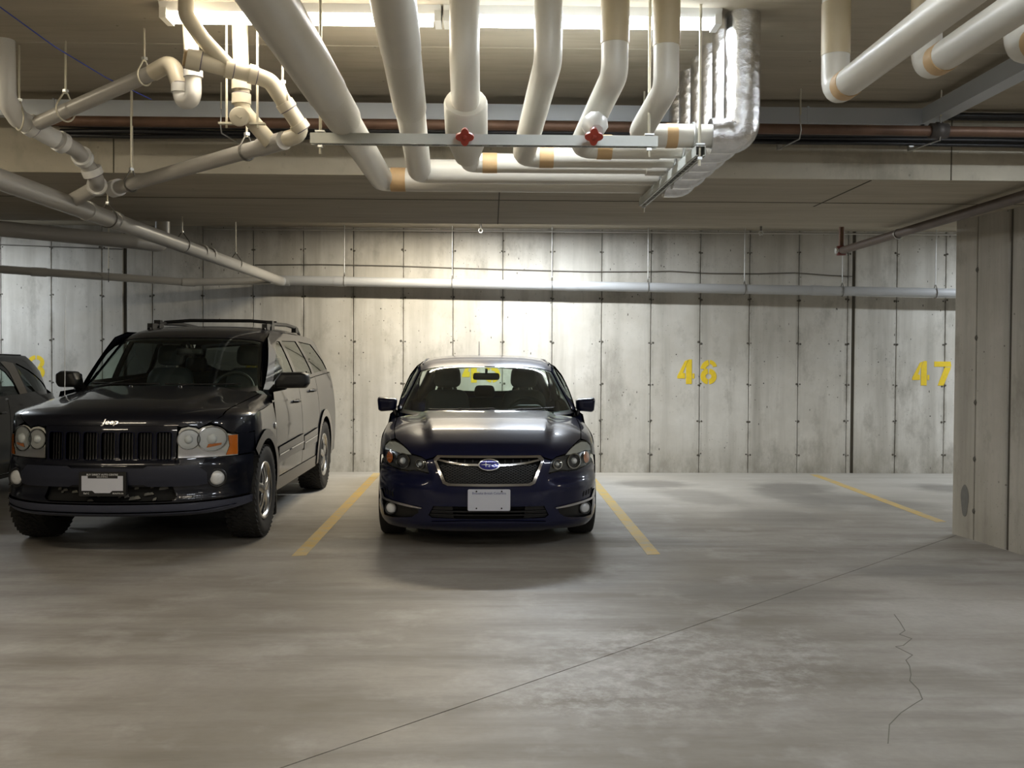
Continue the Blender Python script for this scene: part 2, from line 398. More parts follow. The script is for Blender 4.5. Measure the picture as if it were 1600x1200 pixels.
# stencilled stall numbers painted on the wall
def stencil(ch):
    """digit outlines in a 0.24 x 0.30 cell, cut like a stencil"""
    w, h = .24, .30
    def arc(cx, cy, rx, ry, a0, a1, n=14): return [(cx+rx*math.cos(R(a0+(a1-a0)*k/n)), cy+ry*math.sin(R(a0+(a1-a0)*k/n))) for k in range(n+1)]
    def band(cx, cy, rx, ry, t, a0, a1): return arc(cx, cy, rx, ry, a0, a1) + arc(cx, cy, rx-t, ry-t, a1, a0)
    if ch == '4': return [[(.0, .095), (.095, .285), (.135, .30), (.07, .135), (.098, .135), (.098, .068), (.0, .068)], [(.110, 0), (.182, 0), (.182, .305), (.142, .305), (.110, .225)], [(.189, .068), (.215, .068), (.215, .132), (.189, .132)]]
    if ch == '6': return [band(.115, .095, .10, .098, .064, -84, 84), band(.115, .095, .10, .098, .064, 97, 263), band(.128, .165, .118, .135, .066, 98, 168), band(.12, .20, .10, .10, .048, 12, 84)]
    if ch == '7': return [[(.0, .30), (.205, .30), (.215, .235), (.0, .235)], [(.213, .228), (.12, 0), (.045, 0), (.132, .228)]]
    if ch == '5': return [[(.02, .30), (.19, .30), (.19, .25), (.02, .25)], [(.02, .243), (.07, .243), (.07, .16), (.02, .15)], band(.095, .10, .10, .10, .05, -84, 100), band(.095, .10, .10, .10, .05, 200, 264)]
    if ch == '3': return [band(.09, .215, .10, .085, .05, -50, 84), band(.09, .215, .10, .085, .05, 97, 165), band(.09, .09, .105, .09, .05, -84, 75), band(.09, .09, .105, .09, .05, 195, 264)]
def number(txt, x0, z0, label):
    m = MB()
    for i, ch in enumerate(txt):
        for poly in stencil(ch):
            m.prism(poly, -.006, .0006, lambda u, v, d, i=i: V(x0 + i*.275 + u, WY - d, z0 + v))
    o = m.build('painted_number', M_YELLOW, wall); o['label'] = label; return o
number('46', 2.305, 1.105, 'yellow stencilled number 46 on the bare wall')
number('47', 5.245, 1.10, 'yellow stencilled number 47 partly behind the pillar')
number('45', -.36, 1.11, 'yellow stencilled number 45 behind the dark blue hatchback')
number('44', -3.05, 1.11, 'yellow stencilled number 44 behind the black four wheel drive')
number('43', -5.93, 1.12, 'yellow stencilled number 43 behind the black car')

# ------------------------------------------------------------------ strip lights
TUBE = {}
def tube_mat(c):
    if c not in TUBE:
        m, t, b = nt('lit_fluorescent_tube'); S(b, col=(.9, .9, .9), ecol=c, est=9.0); TUBE[c] = m
    return TUBE[c]
M_HOUS = plain('white_lamp_housing', (.8, .8, .78), .5, bump=.05)
WHERE = ['behind the beam on the warm side over the hatchback', 'behind the beam on the cool side over the hatchback', 'behind the beam over the black car', 'behind the beam right of the pillar',
         'on the ceiling above the left half of the white pipes', 'on the ceiling above the right half of the white pipes', 'on the aisle ceiling in front of the four-wheel drive', 'on the aisle ceiling beside the pillar', 'added as unseen fill beyond the pillar', 'overhead in the aisle at the left of the camera', 'overhead in the aisle at the right of the camera', 'added as unseen fill behind the camera at the left', 'added as unseen fill behind the camera in the middle', 'added as unseen fill behind the camera at the right']
for (x, y, c, w), wh in zip(LIGHTS, WHERE):
    o = thing('strip_light', ('cool' if c == COOL else 'warm') + ' white strip light ' + wh, 'ceiling light', (x, y, CEIL), 0, 'ceiling strip lights')
    MB().prism([(-.07, 0), (.07, 0), (.05, -.035), (-.05, -.035)], -.62, .62, lambda u, v, d: V(d, u, v)).build('housing', M_HOUS, o)
    for s in (-1, 1):
        MB().cyl((-.58, s*.035, -.052), (.58, s*.035, -.052), .013, 10).build('tube', tube_mat(c), o)
        MB().box((s*.605, 0, -.045), (.03, .12, .045)).build('end_cap', M_HOUS, o)
    ld = bpy.data.lights.new('lamp', 'AREA'); ld.shape = 'RECTANGLE'; ld.size = 1.16; ld.size_y = .10; ld.color = c; ld.energy = w; ld.spread = R(180)
    lo = bpy.data.objects.new('lamp', ld); COL.objects.link(lo); lo.parent = o; lo.location = (0, 0, -.072)

# ------------------------------------------------------------------ overhead pipes
PZ = 2.46
ROWS = [(5.70, .066), (5.43, .064), (5.18, .058), (4.98, .054), (4.76, .050), (4.50, .053)]   # y and radius of the six level runs
PX = [-.63, -.395, -.115, .155, .42, .66]
RISX, ENDX = 1.115, 1.115
LBL = ['first white insulated pipe from the left, longest and thickest, with a tan band', 'second white insulated pipe from the left, straight, entering from overhead',
       'third white insulated pipe from the left, with fat valve cover and red handle', 'fourth white insulated pipe, smooth elbow and tan band, between the two valved pipes',
       'fifth white insulated pipe from the left, bent, with torn wrap at a red handle', 'sixth white insulated pipe from the left, nearest, bent beside the foil risers']
def handle(name, p, parent, s=.032):
    """four-lobed handwheel facing forward and down"""
    m = MB(); ax = V(0, -.82, -.57); u = V(1, 0, 0); w = ax.cross(u)
    poly = []
    for k in range(32):
        a = 2*PI*k/32; r = s*(.78 + .42*abs(math.cos(2*a))**1.5); poly.append((r*math.cos(a), r*math.sin(a)))
    P = V(*p)
    m.prism(poly, -.006, .010, lambda a, b, d: P + u*a + w*b + ax*d)
    m.lathe(P+ax*.010, ax, [(0, .011), (.006, .010), (.007, .001)], 10)
    o = m.build(name, M_REDVALVE, parent); o['label'] = 'dark red four-lobed valve handle'
    MB().tube([P - ax*.07, P], .009, 8).build('valve_stem', M_GALV, parent)
for i, ((ry, rr), px) in enumerate(zip(ROWS, PX)):
    o = thing('insulated_pipe', LBL[i], 'pipe', (px, ry, PZ), 0, 'insulated pipes under the ceiling')
    L = lambda *p: V(p[0]-px, p[1]-ry, p[2]-PZ)
    far = [L(.80, ry, PZ)]
    if i == 0:
        MB().tube([L(px, 4.22, PZ), L(px, ry, PZ), *far], rr, 22, .055).build('pipe_run', M_JACKET, o)
        MB().tube([L(px, 3.78, PZ), L(px, 4.21, PZ)], rr+.010, 24).build('quilted_sleeve', M_QUILT, o)
        MB().tube([L(px-.005, 1.9, PZ+.005), L(px, 3.785, PZ)], rr+.013, 24).build('sleeve', M_JACKET, o)
        bands = [(-.578, .085)]
    elif i == 1:
        MB().tube([L(px+.046, 4.22, PZ+.0465), L(px, ry, PZ), *far], rr, 22, .055).build('pipe_run', M_JACKET, o)
        MB().tube([L(px+.0733, 3.5, PZ+.0741), L(px+.0464, 4.21, PZ+.0469)], rr+.006, 24).build('quilted_sleeve', M_QUILT, o)
        MB().tube([L(px+.134, 1.9, PZ+.1356), L(px+.0731, 3.505, PZ+.0739)], rr+.008, 24).build('sleeve', M_JACKET, o)
        bands = []
    elif i == 2:
        MB().tube([L(px+.0, 4.6, PZ), L(px, ry, PZ), *far], rr-.008, 22, .045).build('pipe_run', M_JACKET, o)
        MB().tube([L(px, 4.06, CEIL), L(px, 4.06, 2.68), L(px, 4.34, 2.50)], .062, 20, .07).build('riser', M_JACKET, o)
        MB().lathe(L(px, 4.27, 2.548), (0, .84, -.54), [(0, .088), (.012, .094), (.20, .094), (.27, .075), (.34, .055)], 28).build('valve_cover', M_JACKET, o)
        handle('valve_handle', L(px, 4.165, 2.375), o)
        bands = [(-.05, .075)]
    else:
        zb = [0, 0, 0, 2.655, 2.615, 2.565][i]; yb = [0, 0, 0, 4.05, 4.08, 4.10][i]; xb = [0, 0, 0, .225, .50, .715][i]; rb = [0, 0, 0, .062, .060, .057][i]
        MB().tube([L(xb, yb, CEIL), L(xb, yb, zb), L(px, ry, PZ), *far], rb*.93, 22, .06, n=5).build('pipe_run', M_JACKET, o)
        if i > 3: MB().tube([L(xb, yb, 2.74), L(xb, yb, 2.95)], rb*.93+.003, 20).build('tape_band', M_TAPE if i == 3 else plain('faded_tan_wrap', (.62, .52, .34), .5, var=.1, scale=10), o)
        bands = [None, None, None, [(.235, .07)], [(.50, .07)], [(.785, .05)]][i]
        if i == 4:
            m = MB()
            m.lathe(L(.432, 4.18, 2.425), (0, -.8, -.55), [(-.05, .05), (-.02, .058), (.02, .045), (.05, .03)], 9); 
            m.build('torn_wrap', M_WHITEPVC, o)
            handle('valve_handle', L(.42, 4.12, 2.372), o)
    pr = rr if i < 2 else rr-.008 if i == 2 else rb*.93
    for bx, bw in bands: MB().tube([L(bx, ry, PZ), L(bx+bw, ry, PZ)], pr+.0025, 20).build('tape_band', M_TAPE, o)
    # foil wrapped elbow and riser going up through the ceiling
    m = MB(); fr = rr+.022 if i < 5 else rr+.028
    rx = 1.10 + .006*i
    pts = [L(.985, ry, PZ), L(rx, ry, PZ), L(rx, ry, CEIL)]
    m.tube([L(.80, ry, PZ), L(.985, ry, PZ)], rr, 20)
    o2 = m.build('pipe_run', M_JACKET, o)
    MB().tube(pts, fr, 22, .07, n=8).build('foil_jacket', M_FOIL, o)
# strut channels carrying them
def strut(name, label, p0, p1, rods, zt=2.393):
    p0, p1 = V(*p0), V(*p1); d = (p1-p0); ln = d.length; d.normalize(); nrm = V(-d.y, d.x, 0)
    o = thing(name, label, 'strut channel', (p0.x, p0.y, zt))
    q = V(p0.x, p0.y, 0); P = lambda t, n, z: (d*t + nrm*n + V(0, 0, z))
    m = MB()
    for n in (-.021, .021): m.prism([(0, 0), (ln, 0), (ln, -.044), (0, -.044)], -.0015, .0015, lambda u, v, w, n=n: P(u, n+w, v))
    m.prism([(0, -.021), (ln, -.021), (ln, .021), (0, .021)], 0, .003, lambda u, v, w: P(u, v, -w))
    for n in (-.016, .016): m.prism([(0, -.006), (ln, -.006), (ln, .006), (0, .006)], 0, .003, lambda u, v, w, n=n: P(u, n+v, -.044+w))
    m.build('channel', M_STRUT, o)
    k = int(ln/.06)
    for j in range(k):
        a = .03+j*.06; MB().prism(fillet([(a, -.007), (a+.032, -.007), (a+.032, .007), (a, .007)], .006, 2), 0, .002, lambda u, v, w: P(u, v, -.0445+w)).build('slot', M_WIREDARK, o)
    for t in rods:
        MB().cyl(P(t, 0, -.085), P(t, 0, CEIL-zt), .0065, 8).build('threaded_rod', M_ROD, o)
        MB().box(P(t, 0, -.052), (.02, .02, .012)).build('nut', M_GALV, o); MB().box(P(t, 0, .008), (.04, .04, .006)).build('washer', M_GALV, o)
    return o
strut('strut_channel', 'long grey slotted strut under the white pipes, across the view', (-.765, 4.22, 0), (.70, 4.22, 0), (.04, 1.43))
so = strut('strut_channel', 'slotted strut running back beneath the foil wrapped pipe ends', (.915, 4.36, 0), (.89, 5.86, 0), (.02, 1.47), 2.388)
for (ry, rr), dz in zip(ROWS, range(6)):
    MB().tube([V(-.006, ry-4.36 + math.sin(a)*(rr+.004), .072 + math.cos(a)*(rr+.004)) for a in [2*PI*k/20 for k in range(20)]], .006, 6, closed=True).build('pipe_clamp', M_GALV, so)

# pipes at the upper right that come down and turn towards the viewer
for i, (x, y, z, lab) in enumerate(((1.39, 4.02, 2.535, 'white insulated elbow pipe at upper right, leftmost of the three'), (1.665, 3.80, 2.575, 'white insulated elbow pipe at upper right, middle of the three'), (1.90, 3.56, 2.565, 'white insulated elbow pipe at upper right corner, rightmost of the three'))):
    o = thing('elbow_pipe', lab, 'pipe', (x, y, z), 0, 'elbow pipes at the upper right')
    MB().tube([V(0, 0, CEIL-z), V(0, 0, 0), V(0, -2.4, .01)], .056, 20, .075, n=8).build('pipe_run', M_JACKET, o)
    MB().tube([V(0, -.10, 0), V(0, -.165, 0)], .0585, 20).build('tape_band', M_TAPE, o)
    MB().tube([V(0, 0, .15), V(0, 0, .36)], .058, 20).build('faded_wrap', plain('faded_tan_wrap', (.62, .52, .34), .5, var=.1, scale=10), o)

# blue-grey trunking along the ceiling by the beam, turning towards the viewer
o = thing('metal_trunking', 'blue-grey box trunking along the ceiling, bending towards the upper right', 'trunking', (0, 6.0, 2.912))
MB().prism([(-.035, -.045), (.035, -.045), (.035, .05), (-.035, .05)], -4.2, 2.62, lambda u, v, d: V(d, u, v)).build('duct_run', M_TRUNK, o)
m = MB(); m.prism([(-.05, -.045), (.05, -.045), (.05, .05), (-.05, .05)], 0, 4.4, lambda u, v, d: V(2.64+u, -.0-d, v)); m.build('duct_run', M_TRUNK, o)
for x in (-2.6, -.2, 1.9): MB().box((x, 0, .003), (.012, .078, .105)).build('joint_collar', M_TRUNK, o)
# rusty main and black cables under it
BY = 5.76
o = thing('rusty_pipe', 'rusty brown main pipe among black cables in front of the beam', 'pipe', (0, BY, 2.768))
MB().tube([(-2.55, 0, .02), (0, .0, .02), (6.5, 0, .0)], .030, 14).build('pipe_run', M_RUST, o)
m = MB(); m.lathe((2.60, 0, .013), (1, 0, 0), [(-.05, .034), (-.05, .045), (-.02, .045), (-.015, .052), (.015, .052), (.02, .045), (.05, .045), (.05, .034)], 16); m.build('coupling', plain('dark_iron_coupling', (.10, .09, .085), .5, .5, bump=.2), o)
for x in (-.1, 1.78, 2.6, -1.55):
    for dz in (.10, -.06): MB().box((x, .385, dz+.05), (.03, .025, .03)).build('cable_clamp', M_GALV, o)
    MB().cyl((x, -.03, .09), (x, -.03, CEIL-2.768), .005, 6).build('threaded_rod', M_ROD, o)
    MB().tube([(x, -.02, .09), (x, -.045, .0), (x, -.02, -.045), (x, .385, -.02)], .004, 6).build('bracket_wire', M_GALV, o)
for i, (dz, r, lab) in enumerate(((.088, .020, 'topmost black cable of the bundle above the rusty pipe'), (.066, .012, 'thin black cable lying just above the rusty pipe'), (-.036, .017, 'black cable lying just below the rusty pipe'), (-.062, .018, 'lower black cable in the bundle before the beam'), (-.086, .013, 'lowest thin black cable of the bundle before the beam'))):
    o = thing('black_cable', lab, 'cable', (0, 6.165+.012*(i % 2), 1.47+(1.33+dz)*6.165/5.82), 0, 'black cables before the beam')
    pts = [(x, random.uniform(-.004, .004), random.uniform(-.005, .005)-.006*math.sin((x+i)*.9)+(.012 if x < -1 else 0)) for x in [-2.65+.45*k for k in range(23)]]
    MB().tube(pts, r, 8).build('cable_run', M_BLACKCAB, o)

# pale drain pipe along the wall with its hangers
o = thing('wall_drain_pipe', 'long pale grey drain pipe hung along the back wall', 'pipe', (-2.62, 12.05, 2.342))
WP = lambda x: V(x+2.62, 0, -.0125*(x+2.62))
MB().tube([WP(-2.62), WP(6.5)], .058, 18).build('pipe_run', M_WALLPIPE, o)
for x in (-1.9, .9, 3.9): MB().tube([WP(x), WP(x+.14)], .0625, 18).build('coupling', M_WALLPIPE, o)
ordn = ['first', 'second', 'third', 'fourth', 'fifth', 'sixth', 'seventh']
def clevis(name, label, p, r, ztop, ang=0., mat_rod=M_ROD, mat_loop=M_WIREDARK, group='pipe hangers', drop=.05):
    """rod with a loop of flat wire around a pipe running at angle ang from X"""
    o = thing(name, label, 'pipe hanger', p, ang, group)
    rr = r + .006
    loop = [(0, math.sin(a)*rr, -math.cos(a)*rr) for a in [R(-135+270*k/16) for k in range(17)]]
    loop = [(0, 0, r+drop)] + loop + [(0, 0, r+drop)]
    MB().tube(loop, .0045, 6).build('loop', mat_loop, o)
    MB().cyl((0, 0, r+drop-.02), (0, 0, ztop-p[2]), .0055, 6).build('threaded_rod', mat_rod, o)
    MB().box((0, 0, r+drop-.005), (.02, .02, .014)).build('nut', M_GALV, o)
    return o
for k, x in enumerate((-1.78, -.48, .73, 1.90, 3.08, 4.28, 5.43)):
    q = WP(x) + V(-2.62, 12.05, 2.342)
    clevis('pipe_hanger', ordn[k] + ' rod hanger from the left on the pale wall pipe', q, .058, CEIL, 0, M_GALV)
# thinner dark pipe that leads into it from the left
o = thing('grey_wall_pipe', 'dark grey drain pipe on the wall above the black car', 'pipe', (-2.66, 11.97, 2.335))
MB().tube([(-3.64, -2.0, .035), (-.95, -.05, -.035), (0, .05, .0)], .045, 14).build('pipe_run', M_GREYPVC, o)
MB().tube([(-1.02, -.10, -.033), (-.88, -.03, -.033)], .051, 14).build('hub', M_GREYPVC, o)
MB().tube([(-2.35, -1.06, .0), (-2.22, -.97, -.002)], .05, 14).build('hub', M_GREYPVC, o)
clevis('pipe_hanger', 'dark hook hanger on the grey wall pipe over the black car', (-4.30, 11.25, 2.302), .045, CEIL, R(20))
# large grey duct-like pipe under the beam at the left
o = thing('large_grey_pipe', 'large grey pipe slanting under the beam at the left edge', 'pipe', (-3.2, 8.95, 2.45))
MB().tube([(-3.0, -3.6, 0), (0, 0, 0), (.16, .3, 0), (.16, .3, .3)], .064, 18, .08).build('pipe_run', M_GREYPVC, o)
# sprinkler branch under the beam at the right
o = thing('sprinkler_pipe', 'brown sprinkler pipe running under the beam to the pillar', 'pipe', (3.44, 9.7, 2.50))
MB().tube([(0, 0, 0), (0, -6.3, .015)], .037, 14).build('pipe_run', M_SPRINK, o)
MB().cyl((0, .02, 0), (0, .02, CEIL-2.5), .026, 12).build('drop', M_RUST, o)
MB().lathe((0, .02, -.045), (0, 0, 1), [(0, .03), (.0, .046), (.09, .046), (.09, .03)], 14).build('elbow', plain('red_iron_elbow', (.17, .035, .03), .45, var=.2), o)
MB().lathe((-.06, .02, 0), (1, 0, 0), [(0, .02), (.0, .03), (.05, .03)], 12).build('plug', M_GALV, o)
MB().tube([(math.cos(a)*.04, -1.35, math.sin(a)*.04) for a in [2*PI*k/18 for k in range(18)]], .006, 6, closed=True).build('ring', M_GALV, o)
MB().box((0, .02, .40), (.14, .14, .015)).build('flange', M_WIREDARK, o)
# sprinkler heads hung from the far edge of the beam
for x, lab in ((-.13, 'small sprinkler head at the beam edge above the hatchback'), (3.1, 'small sprinkler head at the beam edge above number 46')):
    o = thing('fire_sprinkler', lab, 'sprinkler', (x, 11.4, 2.90))
    MB().cyl((0, 0, .11), (0, 0, 0), .014, 8).build('stem', M_WIREDARK, o)
    MB().tube([(math.cos(a)*.022, 0, -.022+math.sin(a)*.025) for a in [2*PI*k/12 for k in range(12)]], .005, 6, closed=True).build('frame', M_GALV, o)
    MB().lathe((0, 0, -.05), (0, 0, 1), [(0, .022), (.004, .022)], 10).build('deflector', M_GALV, o)
# thin cables across the wall
def wire(name, label, pts, r, mat, cat='cable'):
    o = MB().tube([V(*p) for p in pts], r, 6, bend=.15).build(name, mat); return tag(o, label, cat)
wire('wall_cable', 'thin dark cable sagging along the wall above the drain pipe', [(-2.9, 12.235, 2.54), (-2.1, 12.235, 2.55), (-1.2, 12.235, 2.54), (-.3, 12.235, 2.515), (.4, 12.235, 2.50), (1.2, 12.235, 2.485), (1.9, 12.235, 2.49), (2.2, 12.235, 2.50), (2.7, 12.235, 2.475), (3.3, 12.235, 2.475), (3.75, 12.235, 2.49), (4.2, 12.235, 2.46), (4.47, 12.235, 2.45)], .006, M_WIREDARK)
wire('wall_cable', 'thin cable stretched across the wall at the far left', [(-6.5, 12.235, 2.78), (-4.5, 12.235, 2.72)], .006, M_WIREDARK)
wire('ceiling_conduit', 'thin pale conduit along the top of the back wall', [(-3.5, 12.15, 2.965), (6.8, 12.15, 2.965)], .011, plain('pale_conduit', (.5, .49, .46), .4, .4), 'conduit')

# ------------------------------------------------------------------ left drain network
MX, MZ = -2.535, 2.345
def hub(parent, p, d, r, ln=.05, mat=None, name='hub'):
    p, d = V(*p), V(*d).normalized(); MB().tube([p+d*(ln/2), p+d*(ln/2+.004)], r-.001, 16).build('solvent_ring', plain('dark_solvent_ring', (.12, .10, .14), .5), parent); r = r+.002; return MB().tube([p-d*ln/2, p+d*ln/2], r, 16).build(name, mat or M_GREYPVC, parent)
o = thing('main_drain_pipe', 'grey main drain pipe running back to the wall on the left', 'pipe', (MX, 11.96, MZ-.005))
MB().tube([(0, 0, -.015), (0, -8.56, .02)], .056, 18).build('pipe_run', M_GREYPVC, o)
MB().tube([(0, .0, -.015), (.02, .085, -.012), (.10, .085, -.012)], .056, 16, .06).build('elbow', M_WALLPIPE, o)
for y in (6.3, 6.75, 8.75, 9.0): hub(o, (0, y-11.96, .01), (0, 1, 0), .061, .06, M_GREYPVC)
for k, y in enumerate((6.62, 8.2, 9.9)):
    clevis('pipe_hanger', ordn[k] + ' wire hanger along the main drain pipe on the left', (MX, y, MZ+.005), .056, 2.58 if y < 8.5 else CEIL, PI/2)
# grey branch from upper right down-left (upper one)
A = lambda x, y, z: V(x, y, z)
o = thing('upper_drain_branch', 'dark grey drain branch ending in a cream elbow, uppermost on the left', 'pipe', (-1.62, 4.75, 2.80))
B0 = V(-1.62, 4.75, 2.80); rel = lambda *p: V(*p) - B0
MB().tube([rel(-2.30, 5.10, 2.625), rel(-1.60, 4.765, 2.798)], .036, 16).build('pipe_run', M_GREYPVC, o)
MB().tube([rel(-1.61, 4.77, 2.795), rel(-1.50, 4.70, 2.825), rel(-1.455, 4.69, 2.70)], .040, 16, .06).build('elbow', M_CREAM, o)
MB().tube([rel(-1.458, 4.69, 2.72), rel(-1.452, 4.69, 2.64), rel(-1.376, 4.62, 2.625), rel(-1.374, 4.61, 2.76)], .037, 16, .06).build('trap', M_WHITEPVC, o)
MB().tube([rel(-1.374, 4.61, 2.74), rel(-1.392, 4.61, CEIL)], .034, 16).build('riser', M_CREAM, o)
hub(o, rel(-1.374, 4.61, 2.745), (0, 0, 1), .042, .03, M_WHITEPVC); hub(o, rel(-1.456, 4.69, 2.70), (0, 0, 1), .042, .04, M_WHITEPVC)
clevis('pipe_hanger', 'rod hanger with pale loop on the upper drain branch', (-1.66, 4.795, 2.784), .038, CEIL, R(-25)+0, M_ROD, M_ROD)
# cream cleanout run
o = thing('cream_drain_run', 'cream drain run with capped end bending down to the lower branch', 'pipe', (-1.30, 4.45, 2.77)); B0 = V(-1.30, 4.45, 2.77)
MB().tube([rel(-1.32, 4.40, 2.752), rel(-1.061, 4.50, 2.711), rel(-1.00, 4.52, 2.69), rel(-.865, 4.62, 2.48), rel(-1.00, 4.645, 2.446)], .037, 16, .06).build('pipe_run', M_CREAM, o)
hub(o, rel(-1.31, 4.404, 2.750), (.94, .3, -.17), .045, .06, M_CREAM, 'cleanout_hub')
MB().tube([rel(-1.35, 4.388, 2.757), rel(-1.335, 4.394, 2.755)], .038, 16).build('cleanout_plug', plain('brown_plug', (.40, .28, .14), .5, var=.2, scale=30), o)
MB().tube([rel(-1.16, 4.46, 2.726), rel(-1.27, 4.40, 2.84), rel(-1.33, 4.36, 2.93), rel(-1.33, 4.36, CEIL)], .034, 16, .05).build('side_branch', M_CREAM, o)
for p, d in (((-1.17, 4.458, 2.728), (.94, .36, -.15)), ((-1.075, 4.494, 2.714), (.94, .36, -.15)), ((-.94, 4.565, 2.595), (.5, .37, -.78)), ((-.885, 4.605, 2.51), (.5, .37, -.78))): hub(o, rel(*p), d, .0415, .035, M_CREAM)
clevis('pipe_hanger', 'rod hanger with pale loop on the cream drain run', (-.955, 4.56, 2.615), .040, CEIL, R(45), M_ROD, M_ROD)
# cream riser with the round cleanout
o = thing('cream_riser', 'cream riser with a round cleanout cap facing the aisle', 'pipe', (-1.165, 4.60, 2.6)); B0 = V(-1.165, 4.60, 2.6)
MB().tube([rel(-1.165, 4.62, CEIL), rel(-1.152, 4.62, 2.585), rel(-1.03, 4.66, 2.445)], .036, 16, .06).build('pipe_run', M_CREAM, o)
for z in (2.70, 2.635): hub(o, rel(-1.157, 4.62, z), (0, 0, 1), .0425, .045, M_CREAM)
MB().tube([rel(-1.146, 4.61, 2.55), rel(-1.146, 4.545, 2.536)], .036, 16).build('cleanout_neck', M_CREAM, o)
MB().lathe(rel(-1.146, 4.545, 2.536), (0, -1, 0), [(0, .044), (.012, .044), (.014, .04), (.014, .001)], 22).build('cleanout_cap', M_CREAM, o)
MB().box(rel(-1.146, 4.527, 2.536), (.03, .012, .008), M=Matrix.Rotation(R(35), 3, 'Y')).build('cap_lug', M_CREAM, o)
for x in (-1.215, -1.075):
    oo = thing('pipe_hanger', ('left' if x < -1.2 else 'right') + ' long rod of the clamp at the round cleanout', 'pipe hanger', (x, 4.585, 2.515), 0, 'pipe hangers')
    MB().cyl((0, 0, -.02), (0, 0, CEIL-2.515), .006, 6).build('threaded_rod', M_ROD, oo); MB().box((0, 0, 0), (.07, .03, .008)).build('clamp_ear', M_ROD, oo)
# lower branch
o = thing('lower_drain_branch', 'grey drain branch sloping down-left below the cream pipes', 'pipe', (-1.05, 4.66, 2.43)); B0 = V(-1.05, 4.66, 2.43)
MB().tube([rel(-.99, 4.645, 2.445), rel(-2.19, 5.86, 2.425)], .038, 16).build('pipe_run', M_GREYPVC, o)
MB().tube([rel(-.96, 4.615, 2.446), rel(-1.10, 4.757, 2.443)], .043, 16).build('tee', M_GREYPVC, o)
MB().tube([rel(-2.17, 5.84, 2.426), rel(-2.23, 5.90, 2.425)], .05, 18).build('open_hub', M_WHITEPVC, o)
dd = V(-1.20, 1.215, -.02).normalized()
for k, t in enumerate((.28, 1.52)):
    q = V(-.99, 4.645, 2.445) + dd*t
    clevis('pipe_hanger', ('right' if k == 0 else 'left') + ' rod hanger on the sloping lower drain branch', tuple(q), .038, CEIL, R(135.7), M_ROD, M_WIREDARK)
# white fittings at the far left
o = thing('white_drain_stack', 'white drain stack stepping down from the left edge to the main drain', 'pipe', (-2.5, 5.2, 2.6)); B0 = V(-2.5, 5.2, 2.6)
MB().tube([rel(-2.42, 5.0, CEIL), rel(-2.415, 5.0, 2.72), rel(-2.41, 5.12, 2.65), rel(-2.30, 5.30, 2.585)], .050, 18, .07).build('pipe_run', M_WHITEPVC, o)
MB().tube([rel(-2.31, 5.29, 2.588), rel(-2.26, 5.46, 2.565), rel(-2.275, 5.62, 2.53), rel(-2.245, 5.70, 2.45), rel(-2.30, 5.84, 2.425), rel(-2.52, 6.02, 2.37)], .042, 18, .06).build('lower_run', M_GREYPVC, o)
for p, d in (((-2.37, 5.18, 2.628), (.5, .8, -.35)), ((-2.29, 5.34, 2.58), (.3, .9, -.2)), ((-2.267, 5.56, 2.545), (-.1, .9, -.2)), ((-2.257, 5.67, 2.485), (.2, .5, -.8)), ((-2.29, 5.82, 2.43), (-.4, .9, -.1))): hub(o, rel(*p), d, .055, .04, M_WHITEPVC)
for k, (x, z) in enumerate(((-2.385, 2.64), (-2.12, 2.668))):
    q = (x, 5.08 if k == 0 else 5.0, z)
    clevis('pipe_hanger', ('left' if k == 0 else 'right') + ' rod hanger above the white drain stack', q, .05, CEIL, R(45) if k == 0 else R(-26), M_ROD, M_ROD)
wire('blue_wire', 'thin blue wire hanging from the ceiling at the upper left', [(-2.2, 4.3, CEIL-.003), (-2.0, 4.6, 2.86), (-1.92, 5.0, 2.83), (-1.8, 5.3, 2.80)], .003, M_BLUEW, 'wire')
wire('thin_rod', 'thin plain rod hanging between the drain pipes and the beam', [(-2.06, 5.75, CEIL), (-2.06, 5.75, 2.52)], .004, M_ROD, 'rod')

# ================================================================== vehicles
# Body panels are cut from smooth analytic body surfaces: every panel is an outline on the surface,
# triangulated, given thickness and exact normals.
def paint(name, col, flake, rough=.30):
    m, t, b = nt(name); g = G(t); S(b, col=col, rough=rough, metal=.15, coat=.8, croug=.03, spec=.2)
    n = g.noise(700, 2); c = g.mix(g.ramp(n, .5, .75), col, flake); g.l(c, b.inputs['Base Color']); MATS[name] = m; return m
M_NAVY = paint('navy_metallic_paint', (.005, .007, .034), (.008, .012, .055))
M_JEEPP = paint('blue_black_paint', (.007, .008, .014), (.016, .018, .030))
M_BLKP = paint('black_paint', (.006, .006, .0065), (.012, .012, .013))
M_BLKPL = plain('black_trim_plastic', (.014, .014, .015), .42, bump=.1, scale=300)
M_VOID = plain('black_underbody', (.006, .006, .006), .9, bump=.1)
M_GREYCL = plain('dark_grey_cladding', (.052, .058, .088), .48, bump=.12, scale=250)
M_SIDECL = plain('grey_side_cladding', (.20, .185, .165), .42, bump=.08, scale=200)
M_CHROME = plain('chrome', (.80, .80, .82), .12, 1., bump=.02, scale=30)
M_SATIN = plain('satin_silver', (.62, .62, .64), .28, .9, bump=.02, scale=30)
M_RUBBER = plain('tyre_rubber', (.018, .017, .016), .82, bump=.3, scale=90, var=.3)
M_ALLOY = plain('alloy_wheel', (.50, .50, .50), .25, .95, var=.1, scale=20)
M_AMBER = plain('amber_lens', (.62, .16, .015), .15, coat=1., var=.15, scale=90)
M_LAMPB = plain('lamp_bowl_silver', (.66, .66, .67), .3, .45, bump=.25, scale=70)
M_FROST = plain('hazed_lamp_plastic', (.62, .62, .57), .3, .1, coat=.6, var=.08, scale=40)
M_FOGG = plain('ribbed_fog_lens', (.74, .76, .78), .22, .1, bump=.6, scale=120, coat=1.)
